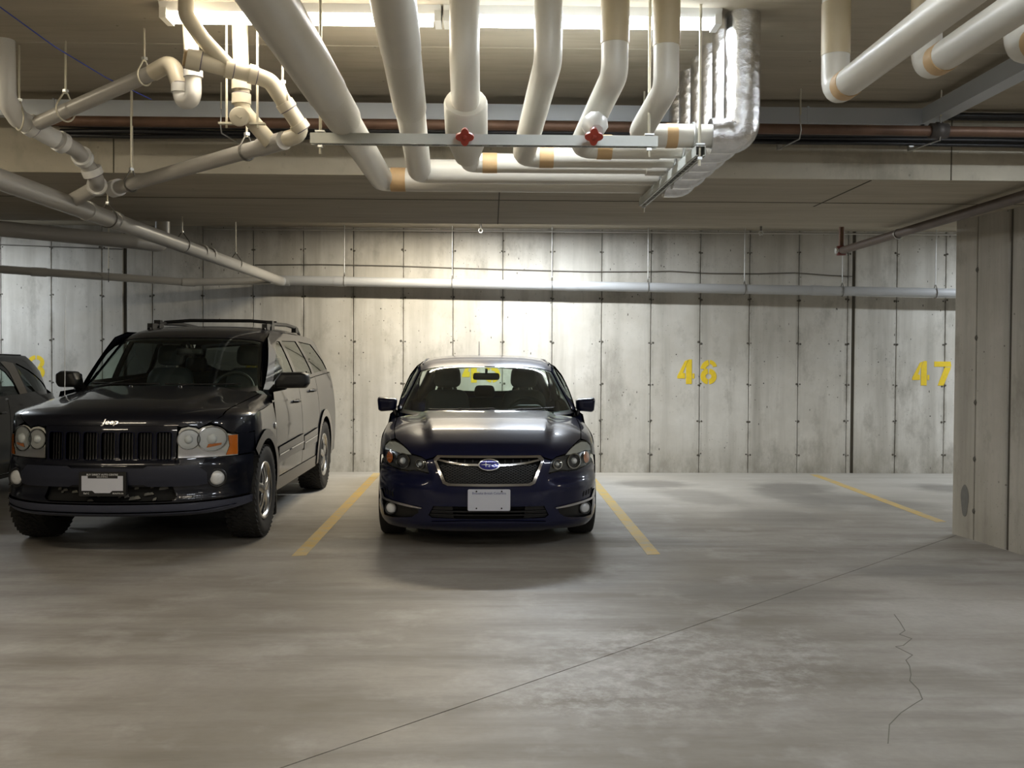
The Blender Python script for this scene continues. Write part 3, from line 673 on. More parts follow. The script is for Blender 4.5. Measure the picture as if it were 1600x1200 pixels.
M_SEAT = plain('dark_grey_seat_cloth', (.085, .09, .095), .85, bump=.3, scale=160)
M_SEATL = plain('dark_leather_seat', (.055, .065, .075), .45, bump=.15, scale=120)
M_DASH = plain('dark_dashboard', (.045, .05, .052), .6, bump=.2, scale=200)
M_PALETRIM = plain('pale_cabin_trim', (.42, .43, .42), .7, bump=.1)
M_PLATE = plain('pale_plate_enamel', (.60, .62, .70), .4, bump=.03, scale=20)
M_PLTXT = plain('plate_blue_print', (.10, .12, .30), .5, var=.1)
M_WHTXT = plain('white_print', (.75, .75, .75), .5, var=.05)
M_BADGEB = plain('badge_blue', (.02, .02, .22), .12, .3, coat=1., var=.1)
M_MIRG = plain('mirror_glass', (.5, .52, .54), .04, 1., bump=.01)
def mk_glass(name, tint, f0=.05):
    m, t, b = nt(name); t.nodes.remove(b); g = G(t); out = t.nodes['Material Output']
    tr = g.n('BsdfTransparent'); tr.inputs[0].default_value = (*tint, 1)
    gl = g.n('BsdfGlossy'); gl.inputs['Roughness'].default_value = .02; gl.inputs['Color'].default_value = (.95, 1, .98, 1)
    lw = g.n('Fresnel'); bf = g.n('NewGeometry'); g.l(g.ramp(bf.outputs['Backfacing'], 0, 1, 1.52, 1/1.52), lw.inputs['IOR'])
    mx = g.n('MixShader'); g.l(lw.outputs[0], mx.inputs[0]); g.l(tr.outputs[0], mx.inputs[1]); g.l(gl.outputs[0], mx.inputs[2]); g.l(mx.outputs[0], out.inputs['Surface'])
    MATS[name] = m; return m
M_WSGLASS = mk_glass('green_windscreen_glass', (.76, .86, .81))
M_SIDEGLASS = mk_glass('side_window_glass', (.72, .80, .76))
M_DARKGLASS = mk_glass('privacy_glass', (.10, .11, .11))
M_LENS = mk_glass('clear_lamp_lens', (.90, .92, .92))

def hermite(tab, s):
    n = len(tab); s = min(max(s, tab[0][0]), tab[-1][0]); i = 0
    while i < n-2 and s > tab[i+1][0]: i += 1
    a, b = tab[i], tab[i+1]; h = b[0]-a[0]; u = (s-a[0])/h; u2 = u*u; u3 = u2*u; out = []
    for c in range(1, len(a)):
        p1, p2 = a[c], b[c]; d = (p2-p1)/h
        m1 = (p2-tab[i-1][c])/(b[0]-tab[i-1][0]) if i > 0 else d
        m2 = (tab[i+2][c]-p1)/(tab[i+2][0]-a[0]) if i < n-2 else d
        out.append((2*u3-3*u2+1)*p1 + (u3-2*u2+u)*h*m1 + (-2*u3+3*u2)*p2 + (u3-u2)*h*m2)
    return out
class Sheet:
    """rows along a centre profile: y, z, plan bow, edge drop, half width"""
    def __init__(s, rows, p=2.6, q=3., ref=(0, -1, .15)):
        s.p, s.q, s.ref = p, q, V(*ref); t = 0; s.tab = []; s.S = []
        for i, r in enumerate(rows):
            if i: t += math.hypot(r[0]-rows[i-1][0], r[1]-rows[i-1][1])
            s.tab.append((t, *r)); s.S.append(t)
        s.L = t
    def P(s, x, v):
        yc, zc, a, d, W = hermite(s.tab, v); f = min(abs(x)/W, .9995)
        return V(x, yc + a*(1-(1-f**s.p)**(1/s.p)), zc - d*(1-(1-f**s.q)**(1/s.q)))
    def W(s, v): return hermite(s.tab, v)[4]
    def _bis(s, x, val, k):
        lo, hi = 0., s.L
        for _ in range(32):
            m = (lo+hi)/2
            if s.P(x, m)[k] < val: lo = m
            else: hi = m
        return (lo+hi)/2
    def dom(s, p):
        """(x,z) or (x,y,'y') or (x,s,'s') to the sheet's own (x,s)"""
        if len(p) == 2: return (p[0], s._bis(p[0], p[1], 2))
        if p[2] == 'y': return (p[0], s._bis(p[0], p[1], 1))
        return (p[0], p[1])
    def edge(s, z, f=.985):
        v = s._bis(0, z, 2); return f*s.W(v)
class Side:
    """x as a function of y and z on the flank"""
    def __init__(s, W, front=None, L=4.5, ar=.5, p=2.6, pr=3., taper=0., grow=None):
        s.Wt, s.front, s.L, s.ar, s.p, s.pr, s.taper, s.grow = W, front, L, ar, p, pr, taper, grow; s.ref = V(1, 0, .15)
    def P(s, y, z):
        W = hermite(s.Wt, z)[0]
        if s.grow: W -= s.grow(y, z)
        if s.front:
            y0, a = hermite(s.front, z); t = (y-y0)/a
            if t < 1: t = max(t, 0.0); W *= (1-(1-t)**s.p)**(1/s.p)
        t = (s.L-y)/s.ar
        if t < 1: t = max(t, 0.02); W *= (1-(1-t)**s.pr)**(1/s.pr)
        return V(W, y, z)
    def dom(s, p): return (p[0], p[1])
def inside(pt, loops):
    x, y = pt; c = False
    for L in loops:
        j = len(L)-1
        for i in range(len(L)):
            xi, yi = L[i]; xj, yj = L[j]
            if (yi > y) != (yj > y) and x < (xj-xi)*(y-yi)/(yj-yi)+xi: c = not c
            j = i
    return c
def dens(L, h):
    out = []
    for i, p in enumerate(L):
        q = L[(i+1) % len(L)]; d = math.dist(p, q); n = max(1, math.ceil(d/h))
        out += [(p[0]+(q[0]-p[0])*k/n, p[1]+(q[1]-p[1])*k/n) for k in range(n)]
    return out
class PM:
    """collects surface patches, builds one mesh with exact normals"""
    def __init__(s): s.v = []; s.f = []; s.n = []
    def add(s, sh, outer, holes=(), h=.04, off=0., thick=.008, sx=1, fr=0., raw=False):
        loops = []
        for L in [outer, *holes]:
            L = [tuple(p) for p in L]
            if not raw: L = [sh.dom(p) for p in L]
            if fr: L = fillet(L, fr, 3)
            loops.append(dens(L, h))
        pts, edges = [], []
        for L in loops:
            o = len(pts); pts += L; edges += [(o+i, o+(i+1) % len(L)) for i in range(len(L))]
        nb = len(pts)
        us = [p[0] for p in loops[0]]; vs = [p[1] for p in loops[0]]
        nu = int((max(us)-min(us))/h)+1; nv = int((max(vs)-min(vs))/h)+1
        if nu*nv < 20000:
            bp = pts[:nb]; cell = {}
            for p in bp: cell.setdefault((int(p[0]//h), int(p[1]//h)), []).append(p)
            for i in range(nu+1):
                for j in range(nv+1):
                    q = (min(us)+(i+.5*(j % 2))*h, min(vs)+j*h)
                    ci, cj = int(q[0]//h), int(q[1]//h)
                    if any((q[0]-p[0])**2+(q[1]-p[1])**2 < (.45*h)**2 for a in (-1, 0, 1) for b in (-1, 0, 1) for p in cell.get((ci+a, cj+b), ())): continue
                    if inside(q, loops): pts.append(q)
        vo, _, fo, *_r = delaunay_2d_cdt([Vector(p) for p in pts], edges, [], 0, 1e-6)
        tri = [f for f in fo if inside(tuple((vo[f[0]]+vo[f[1]]+vo[f[2]])/3), loops)]
        e = 1e-3; top = []; nrm = []
        for p in vo:
            u, v = p; c = sh.P(u, v); du = sh.P(u+e, v)-sh.P(u-e, v); dv = sh.P(u, v+e)-sh.P(u, v-e)
            n = du.cross(dv)
            if n.length < 1e-12: n = sh.ref.copy()
            n.normalize()
            if n.dot(sh.ref) < 0: n = -n
            top.append(c+n*off); nrm.append(n)
        b0 = len(s.v); mx = lambda q: V(q.x*sx, q.y, q.z)
        s.v += [mx(p) for p in top]; s.n += [mx(n) for n in nrm]
        rv = sh.ref
        for f in tri:
            a, b, c = (top[i] for i in f); fl = (b-a).cross(c-a).dot(nrm[f[0]]) < 0
            g = tuple(b0+i for i in f)
            s.f.append(g[::-1] if fl != (sx < 0) else g)
        if thick:
            # skirt on boundary edges
            cnt = {}
            for f in tri:
                for i in range(3): k = (f[i], f[(i+1) % 3]); cnt[tuple(sorted(k))] = cnt.get(tuple(sorted(k)), 0)+1
            for (i, j), c in cnt.items():
                if c != 1: continue
                a, b = top[i], top[j]; t = (b-a)
                if t.length < 1e-9: continue
                n = t.cross(nrm[i]).normalized(); o = len(s.v)
                q = [a, b, b-nrm[j]*thick, a-nrm[i]*thick]
                mid = ((vo[i]+vo[j])/2); 
                s.v += [mx(p) for p in q]; s.n += [mx(n)]*4; s.f.append((o, o+1, o+2, o+3) if sx > 0 else (o+3, o+2, o+1, o))
        return s
    def build(s, name, mat, parent=None):
        me = bpy.data.meshes.new(name); me.from_pydata([tuple(v) for v in s.v], [], s.f); me.polygons.foreach_set('use_smooth', [True]*len(s.f)); me.update()
        try: me.normals_split_custom_set_from_vertices([tuple(n) for n in s.n])
        except Exception: pass
        return link(name, me, mat, parent)
def sym(half):
    """half outline from the centre line round to the centre line, mirrored to a whole one"""
    return list(half) + [(-p[0], *p[1:]) for p in reversed(half) if abs(p[0]) > 1e-6]
def stroke(pts, w):
    n = len(pts); L, Rr = [], []
    for i, p in enumerate(pts):
        a = pts[max(i-1, 0)]; b = pts[min(i+1, n-1)]; d = Vector((b[0]-a[0], b[1]-a[1])).normalized()
        L.append((p[0]-d.y*w/2, p[1]+d.x*w/2)); Rr.append((p[0]+d.y*w/2, p[1]-d.x*w/2))
    return L + Rr[::-1]
def panel(name, mat, parent, sh, outer, holes=(), h=.04, off=0., thick=.008, sx=1, fr=0.):
    return PM().add(sh, outer, holes, h, off, thick, sx, fr).build(name, mat, parent)
def text_mesh(txt, size, shear=0., extrude=.0006, bold=0.):
    cu = bpy.data.curves.new('lettering', 'FONT'); cu.body = txt; cu.size = size; cu.align_x = 'CENTER'; cu.align_y = 'CENTER'; cu.extrude = extrude; cu.shear = shear; cu.offset = bold; cu.resolution_u = 2
    o = bpy.data.objects.new('lettering', cu); COL.objects.link(o); dg = bpy.context.evaluated_depsgraph_get()
    me = bpy.data.meshes.new_from_object(o.evaluated_get(dg)); bpy.data.objects.remove(o); bpy.data.curves.remove(cu); return me
def lettering(sh, txt, size, cx, cz, off, mat, parent, shear=0., bold=0., sxw=1., ext=.0012):
    me = text_mesh(txt, size, shear, ext, bold)
    for v in me.vertices:
        x = cx+v.co.x*sxw; u, s = sh.dom((x, cz+v.co.y)); c = sh.P(u, s); v.co = c + V(0, -1, 0)*(off+v.co.z)
    return link('lettering', me, mat, parent)
def pillow(name, poly, fn, d, mat, parent, rings=5, k=.55):
    """rounded solid: outline scaled into domes front and back. fn(u,v,w)"""
    cx = sum(p[0] for p in poly)/len(poly); cy = sum(p[1] for p in poly)/len(poly); R_ = []
    for i in range(-rings, rings+1):
        a = i/rings*PI/2; sc = k+(1-k)*math.cos(a)**.7 if abs(i) < rings else k*.6; w = math.sin(a)*d/2
        R_.append([fn(cx+(u-cx)*sc, cy+(v-cy)*sc, w) for u, v in poly])
    return MB().loft(R_).build(name, mat, parent)
def wheel(parent, x, y, r, w, sx, rim=.66, tread='road', spokes=5, name='wheel'):
    """tyre, tread, rim with spokes; x is the outer face"""
    o = thing(name, None, None, (sx*x, y, r)); o.parent = parent
    hw = w/2; c = -sx*hw
    prof = [(-hw*.80, r*rim), (-hw*.97, r*.74), (-hw, r*.84), (-hw*.93, r*.94), (-hw*.80, r*.985), (-hw*.4, r), (0, r*1.0), (hw*.4, r), (hw*.80, r*.985), (hw*.93, r*.94), (hw, r*.84), (hw*.97, r*.74), (hw*.80, r*rim)]
    MB().lathe((c, 0, 0), (1, 0, 0), [(a, b-(.007 if tread == 'block' and b > r*.97 else .0)) for a, b in prof], 48, False).build('tyre', M_RUBBER, o)
    m = MB()
    if tread == 'block':
        nb = 44
        for k in range(nb):
            for j, px in enumerate((-.80, -.44, -.08, .30, .72)):
                a = 2*PI*(k+.5*(j % 2))/nb; hw2 = hw*(.15 if j in (1, 2, 3) else .19); la = 2*PI/nb*.43; ro = r*(1.0 if j in (1, 2, 3) else .976); ri = r*(.96 if j in (1, 2, 3) else .93)
                sk = (.006, -.016, .016, -.016, -.006)[j]
                pp = []
                for rad in (ri, ro):
                    for da, dx in ((-la, -hw2), (-la, hw2), (la, hw2), (la, -hw2)):
                        xx = c+px*hw+dx+sk*(1 if da > 0 else -1); pp.append(V(xx, math.sin(a+da)*rad, math.cos(a+da)*rad))
                m.add(pp, [(4, 5, 6, 7), (0, 1, 5, 4), (1, 2, 6, 5), (2, 3, 7, 6), (3, 0, 4, 7)], False)
    else:
        for px in (-.62, -.2, .2, .62): m.lathe((c+px*hw, 0, 0), (1, 0, 0), [(-hw*.17, r*.97), (-hw*.15, r*1.004-.002*abs(px)*6), (hw*.15, r*1.004-.002*abs(px)*6), (hw*.17, r*.97)], 48, False)
    m.build('tread', M_RUBBER, o)
    out = c+sx*hw*.80
    m = MB(); m.lathe((out, 0, 0), (sx, 0, 0), [(.0, r*rim*1.03), (.012, r*rim*1.02), (.01, r*rim*.95), (-.03, r*rim*.90), (-w*.7, r*rim*.86)], 40, False); m.build('rim', M_ALLOY, o)
    for k in range(spokes):
        a = 2*PI*k/spokes; d = V(0, math.sin(a), math.cos(a)); t = V(0, math.cos(a), -math.sin(a)); rings = []
        for rad, ww, ins in ((.15, .055, .0), (.5, .034, .0), (.92, .045, .016)):
            cc = V(out-sx*(.005+ins), 0, 0)+d*r*rim*rad
            rings.append([cc+t*ww, cc+t*ww*.7+V(sx*.012, 0, 0), cc-t*ww*.7+V(sx*.012, 0, 0), cc-t*ww, cc-V(sx*.03, 0, 0)])
        MB().loft(rings).build('spoke', M_ALLOY, o)
    MB().lathe((out-sx*.01, 0, 0), (sx, 0, 0), [(-.03, r*.12), (.012, r*.11), (.018, r*.06), (.019, .001)], 20).build('hub_cap', M_ALLOY, o)
    MB().lathe((out-sx*.09, 0, 0), (sx, 0, 0), [(-.01, r*rim*.8), (.01, r*rim*.8), (.011, .01)], 24).build('brake_disc', plain('brake_iron', (.12, .11, .10), .5, .6, var=.2), o)
    return o
def seat(parent, x, y, z, mat, w=.50, h=.62):
    o = thing('seat', None, None, (x, y, z)); o.parent = parent
    pillow('backrest', fillet([(-w/2, 0), (w/2, 0), (w*.40, h), (-w*.40, h)], .12), lambda u, v, d: V(u, d+v*.25, v), .16, mat, o)
    pillow('headrest', fillet([(-.135, h+.02), (.135, h+.02), (.12, h+.22), (-.12, h+.22)], .07), lambda u, v, d: V(u, d+.14+(v-h)*.12, v), .12, mat, o)
    pillow('cushion', fillet([(-w/2, -.45), (w/2, -.45), (w/2, .05), (-w/2, .05)], .1), lambda u, v, d: V(u, v, -.02+d), .18, mat, o)
    for s in (-.05, .05): MB().cyl((s, .155, h-.02), (s, .16, h+.06), .006, 6).build('headrest_post', M_CHROME, o)
    return o
def steering(parent, x, y, z):
    m = MB(); q = Matrix.Rotation(R(-28), 3, 'X')
    P = lambda a, rr, d=0: V(x, y, z) + q @ V(math.cos(a)*rr, d, math.sin(a)*rr)
    m.tube([P(2*PI*k/28, .185) for k in range(28)], .016, 8, closed=True)
    for a in (R(0), R(180), R(270)): m.tube([P(a, .03), P(a, .18)], .018, 8)
    m.lathe(V(x, y, z), q @ V(0, -1, 0), [(-.03, .07), (.02, .065), (.03, .02)], 16); m.build('steering_wheel', M_DASH, parent)
def liner(parent, sx, cy, cz, r):
    m = MB(); a = arc_pts(cy, cz, r, 10, 170, 16); b = arc_pts(cy, cz, r-.012, 170, 10, 16)
    m.prism(a+b, .60, .80, lambda u, v, d: V(sx*d, u, v)); m.prism(a, .585, .60, lambda u, v, d: V(sx*d, u, v)); m.build('wheel_arch_liner', M_VOID, parent)
def arc_pts(cy, cz, r, a0, a1, n=14): return [(cy+r*math.cos(R(a0+(a1-a0)*k/n)), cz+r*math.sin(R(a0+(a1-a0)*k/n))) for k in range(n+1)]
def wiper(parent, P0, P1, P2):
    m = MB(); m.tube([P0, P1], .006, 6); m.build('wiper_arm', M_BLKPL, parent)
    d = (V(*P2)-V(*P1)); MB().tube([V(*P1)-d*.5, V(*P1)+d*.5], .006, 6).build('wiper_blade', M_BLKPL, parent)

# ------------------------------------------------------------------ dark blue car
def build_blue(X, Y, ang):
    car = thing('parked_car', 'dark navy blue car with oval star badge, parked between yellow lines facing the aisle', 'car', (X, Y, 0), R(ang))
    P = Sheet([(.16, .12, .66, 0, .81), (.045, .19, .75, 0, .852), (.02, .27, .80, 0, .868), (.0, .36, .85, 0, .87), (.0, .46, .85, 0, .87), (.012, .56, .85, 0, .87), (.035, .66, .84, .0, .87), (.06, .705, .83, .0, .868),
               (.10, .745, .80, .02, .866), (.20, .80, .74, .06, .865), (.38, .86, .62, .10, .865), (.65, .91, .50, .13, .865), (.95, .945, .40, .14, .865), (1.2, .965, .34, .14, .86), (1.35, .975, .3, .14, .86)])
    base = P.P
    def Pc(x, v):       # raised centre of the bonnet between two creases, a waist line on the bumper
        q = base(x, v); y = q.y
        if v > P.S[7]:
            k = min(1, max(0, (v-P.S[7])/.35)); xe = .43+.13*min(1, (v-P.S[7])/1.2)
            t = (abs(x)-xe)/.05; q.z += .028*k*(1/(1+math.exp(min(30, max(-30, t*3.6)))))
        else:
            z = q.z
            q.y += .034*math.exp(-((z-.555)/.035)**2)*min(1, max(0, (abs(x)-.42)/.1)) - .012*math.exp(-((z-.47)/.06)**2)*min(1, max(0, (abs(x)-.40)/.1))
        return q
    P.P = Pc
    L = 4.42
    W = [(.15, .83), (.3, .862), (.5, .87), (.7, .868), (.85, .855), (.95, .835), (1.05, .80)]
    front = [(r[1], r[0], r[2]) for r in [(.10, .165, .70), (.02, .27, .80), (.0, .40, .85), (.012, .56, .85), (.06, .705, .83), (.20, .80, .74), (.38, .86, .62), (.65, .93, .50)]]
    D = Side(W, front, L, .6)
    sC = P.S[13]-.03; f = .985
    grille = sym([(0, .497), (.30, .500), (.335, .515), (.405, .680), (.378, .708), (0, .708)])
    def grow(poly, d):
        c = (0, .605); return [(x*(1+d/.40), c[1]+(z-c[1])*(1+d/.105)) for x, z in poly]
    intake = sym([(0, .25), (.42, .255), (.445, .275), (.41, .345), (0, .348)])
    fog = [(.515, .318), (.60, .322), (.79, .352), (.815, .345), (.80, .225), (.73, .225), (.57, .250), (.525, .285)]
    ed = lambda z: P.edge(z, f)
    bl = [(0, .150), (.40, .146), (.44, .160), (.60, .150), (.76, .146), (.80, .152), (ed(.20), .20), (ed(.30), .30), (ed(.45), .45), (ed(.585), .585), (.802, .632), (.777, .619), (.75, .611), (.665, .588), (.60, .586), (.55, .597), (.442, .578), (.462, .672), (.412, .69), (.385, .7095), (0, .7095)]
    panel('front_bumper', M_NAVY, car, P, sym(bl), [grow(grille, .004), intake, fog, [(-x, z) for x, z in fog]], .03, 0, .008)
    panel('grille_back', M_VOID, car, P, grow(grille, .02), h=.05, off=-.035, thick=0)
    panel('intake_back', M_VOID, car, P, sym([(0, .24), (.46, .245), (.46, .36), (0, .36)]), h=.05, off=-.04, thick=0)
    # bonnet and wings
    hl = [(0, .716), (.385, .716), (.415, .697), (.468, .681), (.505, .702), (.58, .718), (.664, .780), (.72, .808), (.742, .848), (.755, .9, 'y'), (.765, 1.2, 'y'), (.77, sC, 's'), (.4, sC, 's'), (0, sC, 's')]
    panel('bonnet', M_NAVY, car, P, sym(hl), (), .03, .002, .02)
    for sx in (1, -1):
        side = [(f*P.W(s), s, 's') for s in [P._bis(.85, .665, 2)+(sC-P._bis(.85, .665, 2))*k/14 for k in range(15)]]
        fl = [(.728, .805), (.775, .789), (.806, .76), (.815, .69)] + side + [(.778, sC, 's'), (.773, 1.2, 'y'), (.763, .9, 'y'), (.75, .85)]
        pm = PM().add(P, fl, (), .025, .001, .012, sx)
        edge = [P.P(f*P.W(s), s) for s in [P._bis(.85, .60, 2)+(sC-P._bis(.85, .60, 2))*k/16 for k in range(17)]]
        top = [(e.y, e.z) for e in edge if e.y > .60]
        pm.add(D, top + [(1.345, top[-1][1]), (1.345, .21), (1.245, .21)] + arc_pts(.89, .315, .355, -10, 144) + [(.60, .56)], (), .04, 0, .012, sx)
        pm.build('front_wing', M_NAVY, car)
        arch_r = arc_pts(3.535, .315, .355, 180, 0)
        for nm, poly in (('front_door', [(1.353, .22), (2.37, .22), (2.38, .96), (1.353, .945)]), ('rear_door', [(2.385, .22), (3.17, .22)] + [(3.18, .30)] + [(3.22, .50), (3.33, .62)] + [(3.36, .97), (2.385, .96)]),
                         ('rear_quarter', [(3.178, .22), (3.18, .3)] + arch_r[:0] + arc_pts(3.535, .315, .355, 178, 0) + [(3.90, .25), (4.40, .30), (4.41, .95), (3.366, .97), (3.338, .62), (3.23, .5)]), ('sill', [(1.25, .17), (3.18, .17), (3.18, .21), (1.25, .21)])):
            panel(nm, M_NAVY, car, D, poly, (), .07, 0, .015, sx)
        for yy in (2.22, 3.1): MB().tube([V(sx*.873, yy-.1, .82), V(sx*.895, yy-.05, .825), V(sx*.895, yy+.05, .825), V(sx*.873, yy+.1, .82)], .012, 8, .03).build('door_handle', M_NAVY, car)
    # rear end
    Rr = Sheet([(0, .22, .5, 0, .84), (-.03, .4, .5, 0, .868), (0, .7, .5, 0, .868), (.04, .97, .5, 0, .84)], 2.6, 3., (0, -1, 0)); rp = Rr.P
    class RS: pass
    rs = RS(); rs.P = lambda u, v: (lambda q: V(q.x, L-q.y, q.z))(rp(u, v)); rs.dom = Rr.dom; rs.ref = V(0, 1, .1)
    panel('rear_bumper', M_NAVY, car, rs, sym([(0, .24), (.80, .24), (.83, .5), (.82, .93), (0, .96)]), (), .06)
    # inner bulkhead hiding what lies under the panels
    MB().loft([[V(x, y, z) for x, z in ((-.60, .18), (.60, .18), (.62, zt), (-.62, zt))] for y, zt in ((.42, .60), (.6, .70), (1.0, .78), (1.3, .60), (2.6, .45), (3.9, .60), (4.25, .72))]).build('underbody', M_VOID, car)
    # lamps
    lampo = [(.449, .585), (.472, .676), (.503, .696), (.579, .712), (.662, .773), (.72, .790), (.773, .783), (.801, .752), (.809, .68), (.80, .638), (.775, .622), (.75, .614), (.665, .592), (.60, .590), (.55, .601)]
    for sx in (1, -1):
        lp = thing('headlamp', None, None); lp.parent = car
        panel('lamp_bowl', plain('smoked_lamp_housing', (.13, .13, .135), .22, .6, bump=.15, scale=60), lp, P, lampo, (), .022, -.012, .02, sx)
        panel('hazed_cap', M_FROST, lp, P, [(.578, .708), (.662, .768), (.72, .785), (.77, .778), (.797, .75), (.798, .722), (.74, .728), (.66, .712)], (), .02, .002, .012, sx)
        for cx, cz, r in ((.645, .660, .056), (.512, .645, .036)):
            PM().add(P, ellipse(cx, cz, r, r, 24), [ellipse(cx, cz, r*.86, r*.86, 24)], .012, .004, .012, sx).build('lamp_ring', M_CHROME, lp)
            q = P.P(*P.dom((cx, cz))); m = MB(); m.lathe(V(sx*q.x, q.y+.035, q.z), (0, -1, 0), [(-.02, r*.3), (0, r*.55), (.02, r*.8), (.028, r*.86)], 20, False); m.build('reflector', M_CHROME, lp)
            MB().lathe(V(sx*q.x, q.y+.02, q.z), (0, -1, 0), [(0, r*.45), (.02, r*.40), (.03, r*.2), (.032, .001)], 16).build('bulb_cover', M_FOGG, lp)
        panel('turn_signal', M_AMBER, lp, P, ellipse(.752, .676, .026, .042, 18), (), .012, .003, .010, sx)
        panel('clear_lens', M_LENS, lp, P, lampo, (), .025, .010, .0, sx)
    # grille
    gr = thing('grille', None, None); gr.parent = car
    PM().add(P, grow(grille, .002), [[(x*.945, .606+(z-.606)*.86) for x, z in grille]], .025, .012, .03).build('chrome_frame', M_CHROME, gr)
    m = PM(); inner = [(x*.95, .606+(z-.606)*.88) for x, z in grille]
    for fam in (1, -1):
        for k in range(-22, 23):
            a = (k*.036, .60); seg = []
            for j in range(60):
                t = -.32+.64*j/59; q = (a[0]+t*.866, a[1]+fam*t*.45)
                if inside(q, [inner]) and q[1] < .652: seg.append(q)
            if len(seg) > 2: m.add(P, stroke([seg[0], seg[-1]], .007), (), .05, -.012, .012)
    m.build('honeycomb_mesh', plain('black_grille_mesh', (.007, .007, .008), .5, bump=.05), gr)
    m = PM()
    for x in [(-.30+.06*k) for k in range(11)]: m.add(P, [(x-.004, .675), (x+.004, .675), (x+.004, .70), (x-.004, .70)], (), .05, -.012, .01)
    m.build('upper_bars', M_BLKPL, gr)
    for sx in (1, -1):
        panel('wing_bar', M_CHROME, gr, P, [(.070, .640), (.15, .643), (.28, .655), (.372, .674), (.377, .684), (.36, .684), (.28, .668), (.15, .656), (.070, .656)], (), .02, .010, .02, sx)
    bg = thing('badge', None, None); bg.parent = car
    PM().add(P, ellipse(0, .646, .080, .039, 32), [ellipse(0, .646, .071, .032, 32)], .012, .026, .02).build('badge_rim', M_CHROME, bg)
    panel('badge_field', M_BADGEB, bg, P, ellipse(0, .646, .073, .034, 32), (), .015, .022, .02)
    def star(cx, cz, rx, rz): return [(cx+(rx if k % 4 == 0 else rz if k % 4 == 2 else .22*min(rx, rz))*math.cos(PI*k/4), cz+(rx if k % 4 == 0 else rz if k % 4 == 2 else .22*min(rx, rz)*1.)*math.sin(PI*k/4)) for k in range(8)]
    for cx, cz, rx, rz in ((-.024, .649, .046, .021), (.044, .650, .011, .007), (.026, .6435, .011, .007), (.053, .643, .010, .006), (.001, .636, .015, .008), (.040, .6355, .012, .006)):
        panel('star', M_CHROME, bg, P, star(cx, cz, rx, rz), (), .02, .0235, .002)
    # lower face
    for z0, z1, x in ((.300, .312, .425), (.274, .284, .435)): panel('intake_bar', M_BLKPL, car, P, sym([(0, z0), (x, z0), (x, z1), (0, z1)]), (), .04, -.006, .03)
    panel('intake_frame', M_BLKPL, car, P, [(.26, .252), (.43, .258), (.44, .276), (.405, .344), (.27, .34)], (), .04, -.015, .01); panel('intake_frame', M_BLKPL, car, P, [(-x, z) for x, z in [(.26, .252), (.43, .258), (.44, .276), (.405, .344), (.27, .34)]], (), .04, -.015, .01)
    panel('lip_spoiler', M_NAVY, car, P, stroke([(-.42, .222), (-.2, .232), (0, .234), (.2, .232), (.42, .222)], .014), (), .04, .014, .02)
    for sx in (1, -1):
        fo = thing('fog_lamp', None, None); fo.parent = car
        panel('recess', M_BLKPL, fo, P, [(.50, .30), (.60, .335), (.80, .36), (.835, .34), (.82, .21), (.70, .21), (.55, .24)], (), .04, -.035, 0, sx)
        panel('chrome_blade', M_SATIN, fo, P, [(.492, .330), (.60, .345), (.79, .366), (.815, .42), (.828, .42), (.812, .352), (.79, .348), (.60, .328), (.50, .321)], (), .025, .010, .02, sx)
        q = P.P(*P.dom((.738, .292))); C0 = V(sx*(q.x), q.y-.0, q.z)
        ax = V(sx*.25, -1, 0)
        MB().lathe(C0+V(0, .03, 0), ax, [(-.03, .050), (.02, .050), (.022, .043), (.0, .040)], 24, False).build('bezel', M_BLKPL, fo)
        MB().lathe(C0+V(0, .03, 0), ax, [(.0, .042), (.012, .039), (.020, .025), (.022, .001)], 24).build('fog_lens', M_FOGG, fo)
        for k in range(4): panel('vent_slot', M_VOID, fo, P, [(.715+.024*k, .385+.004*k), (.727+.024*k, .387+.004*k), (.733+.024*k, .425+.004*k), (.721+.024*k, .423+.004*k)], (), .03, .0015, .001, sx)
    # plate
    pl = thing('licence_plate', None, None); pl.parent = car
    fn = lambda u, v, d: V(u, -.032-d+.05*u*u, v)
    MB().prism(fillet([(-.155, .322), (.155, .322), (.155, .480), (-.155, .480)], .012), 0, .003, fn).build('plate_blank', M_PLATE, pl)
    class FS: pass
    fs = FS(); fs.dom = lambda p: (p[0], p[1]); fs.P = lambda u, v: fn(u, v, .003); fs.ref = V(0, -1, 0)
    lettering(fs, 'Beautiful British Columbia', .0235, .0, .450, 0, M_PLTXT, pl, ext=.0004)
    for x in (-.092, .092):
        for z in (.340, .464): MB().lathe(fn(x, z, .003), (0, -1, 0), [(0, .006), (.002, .005), (.0022, .001)], 8).build('bolt', M_VOID, pl)
    # greenhouse
    T = Sheet([(1.02, .915, .46, -.03, .80), (1.13, .965, .45, -.035, .795), (1.40, 1.094, .38, .01, .748), (1.68, 1.227, .30, .06, .706), (1.95, 1.354, .22, .12, .672), (2.2, 1.418, .12, .125, .655), (2.5, 1.447, .05, .13, .645), (3.0, 1.452, .0, .13, .635), (3.4, 1.428, -.03, .13, .615), (3.75, 1.37, -.06, .12, .60)], 2.2, 3., (0, -.6, 1))
    sW0, sW1 = T.S[1]-.01, T.S[4]-.015
    def tp(x, s): return (x, s, 's')
    ws = sym([tp(0, sW0), tp(.5, sW0), tp(.735, sW0+.02), tp(.70, sW0+.25), tp(.655, sW0+.55), tp(.603, sW1-.03), tp(.5, sW1), tp(0, sW1)])
    panel('windscreen', M_WSGLASS, car, T, ws, (), .05, .0, 0)
    frit = sym([tp(0, sW0-.06), tp(.5, sW0-.06), tp(.76, sW0-.04), tp(.725, sW0+.25), tp(.676, sW0+.55), tp(.622, sW1), tp(.5, sW1+.03), tp(0, sW1+.03)])
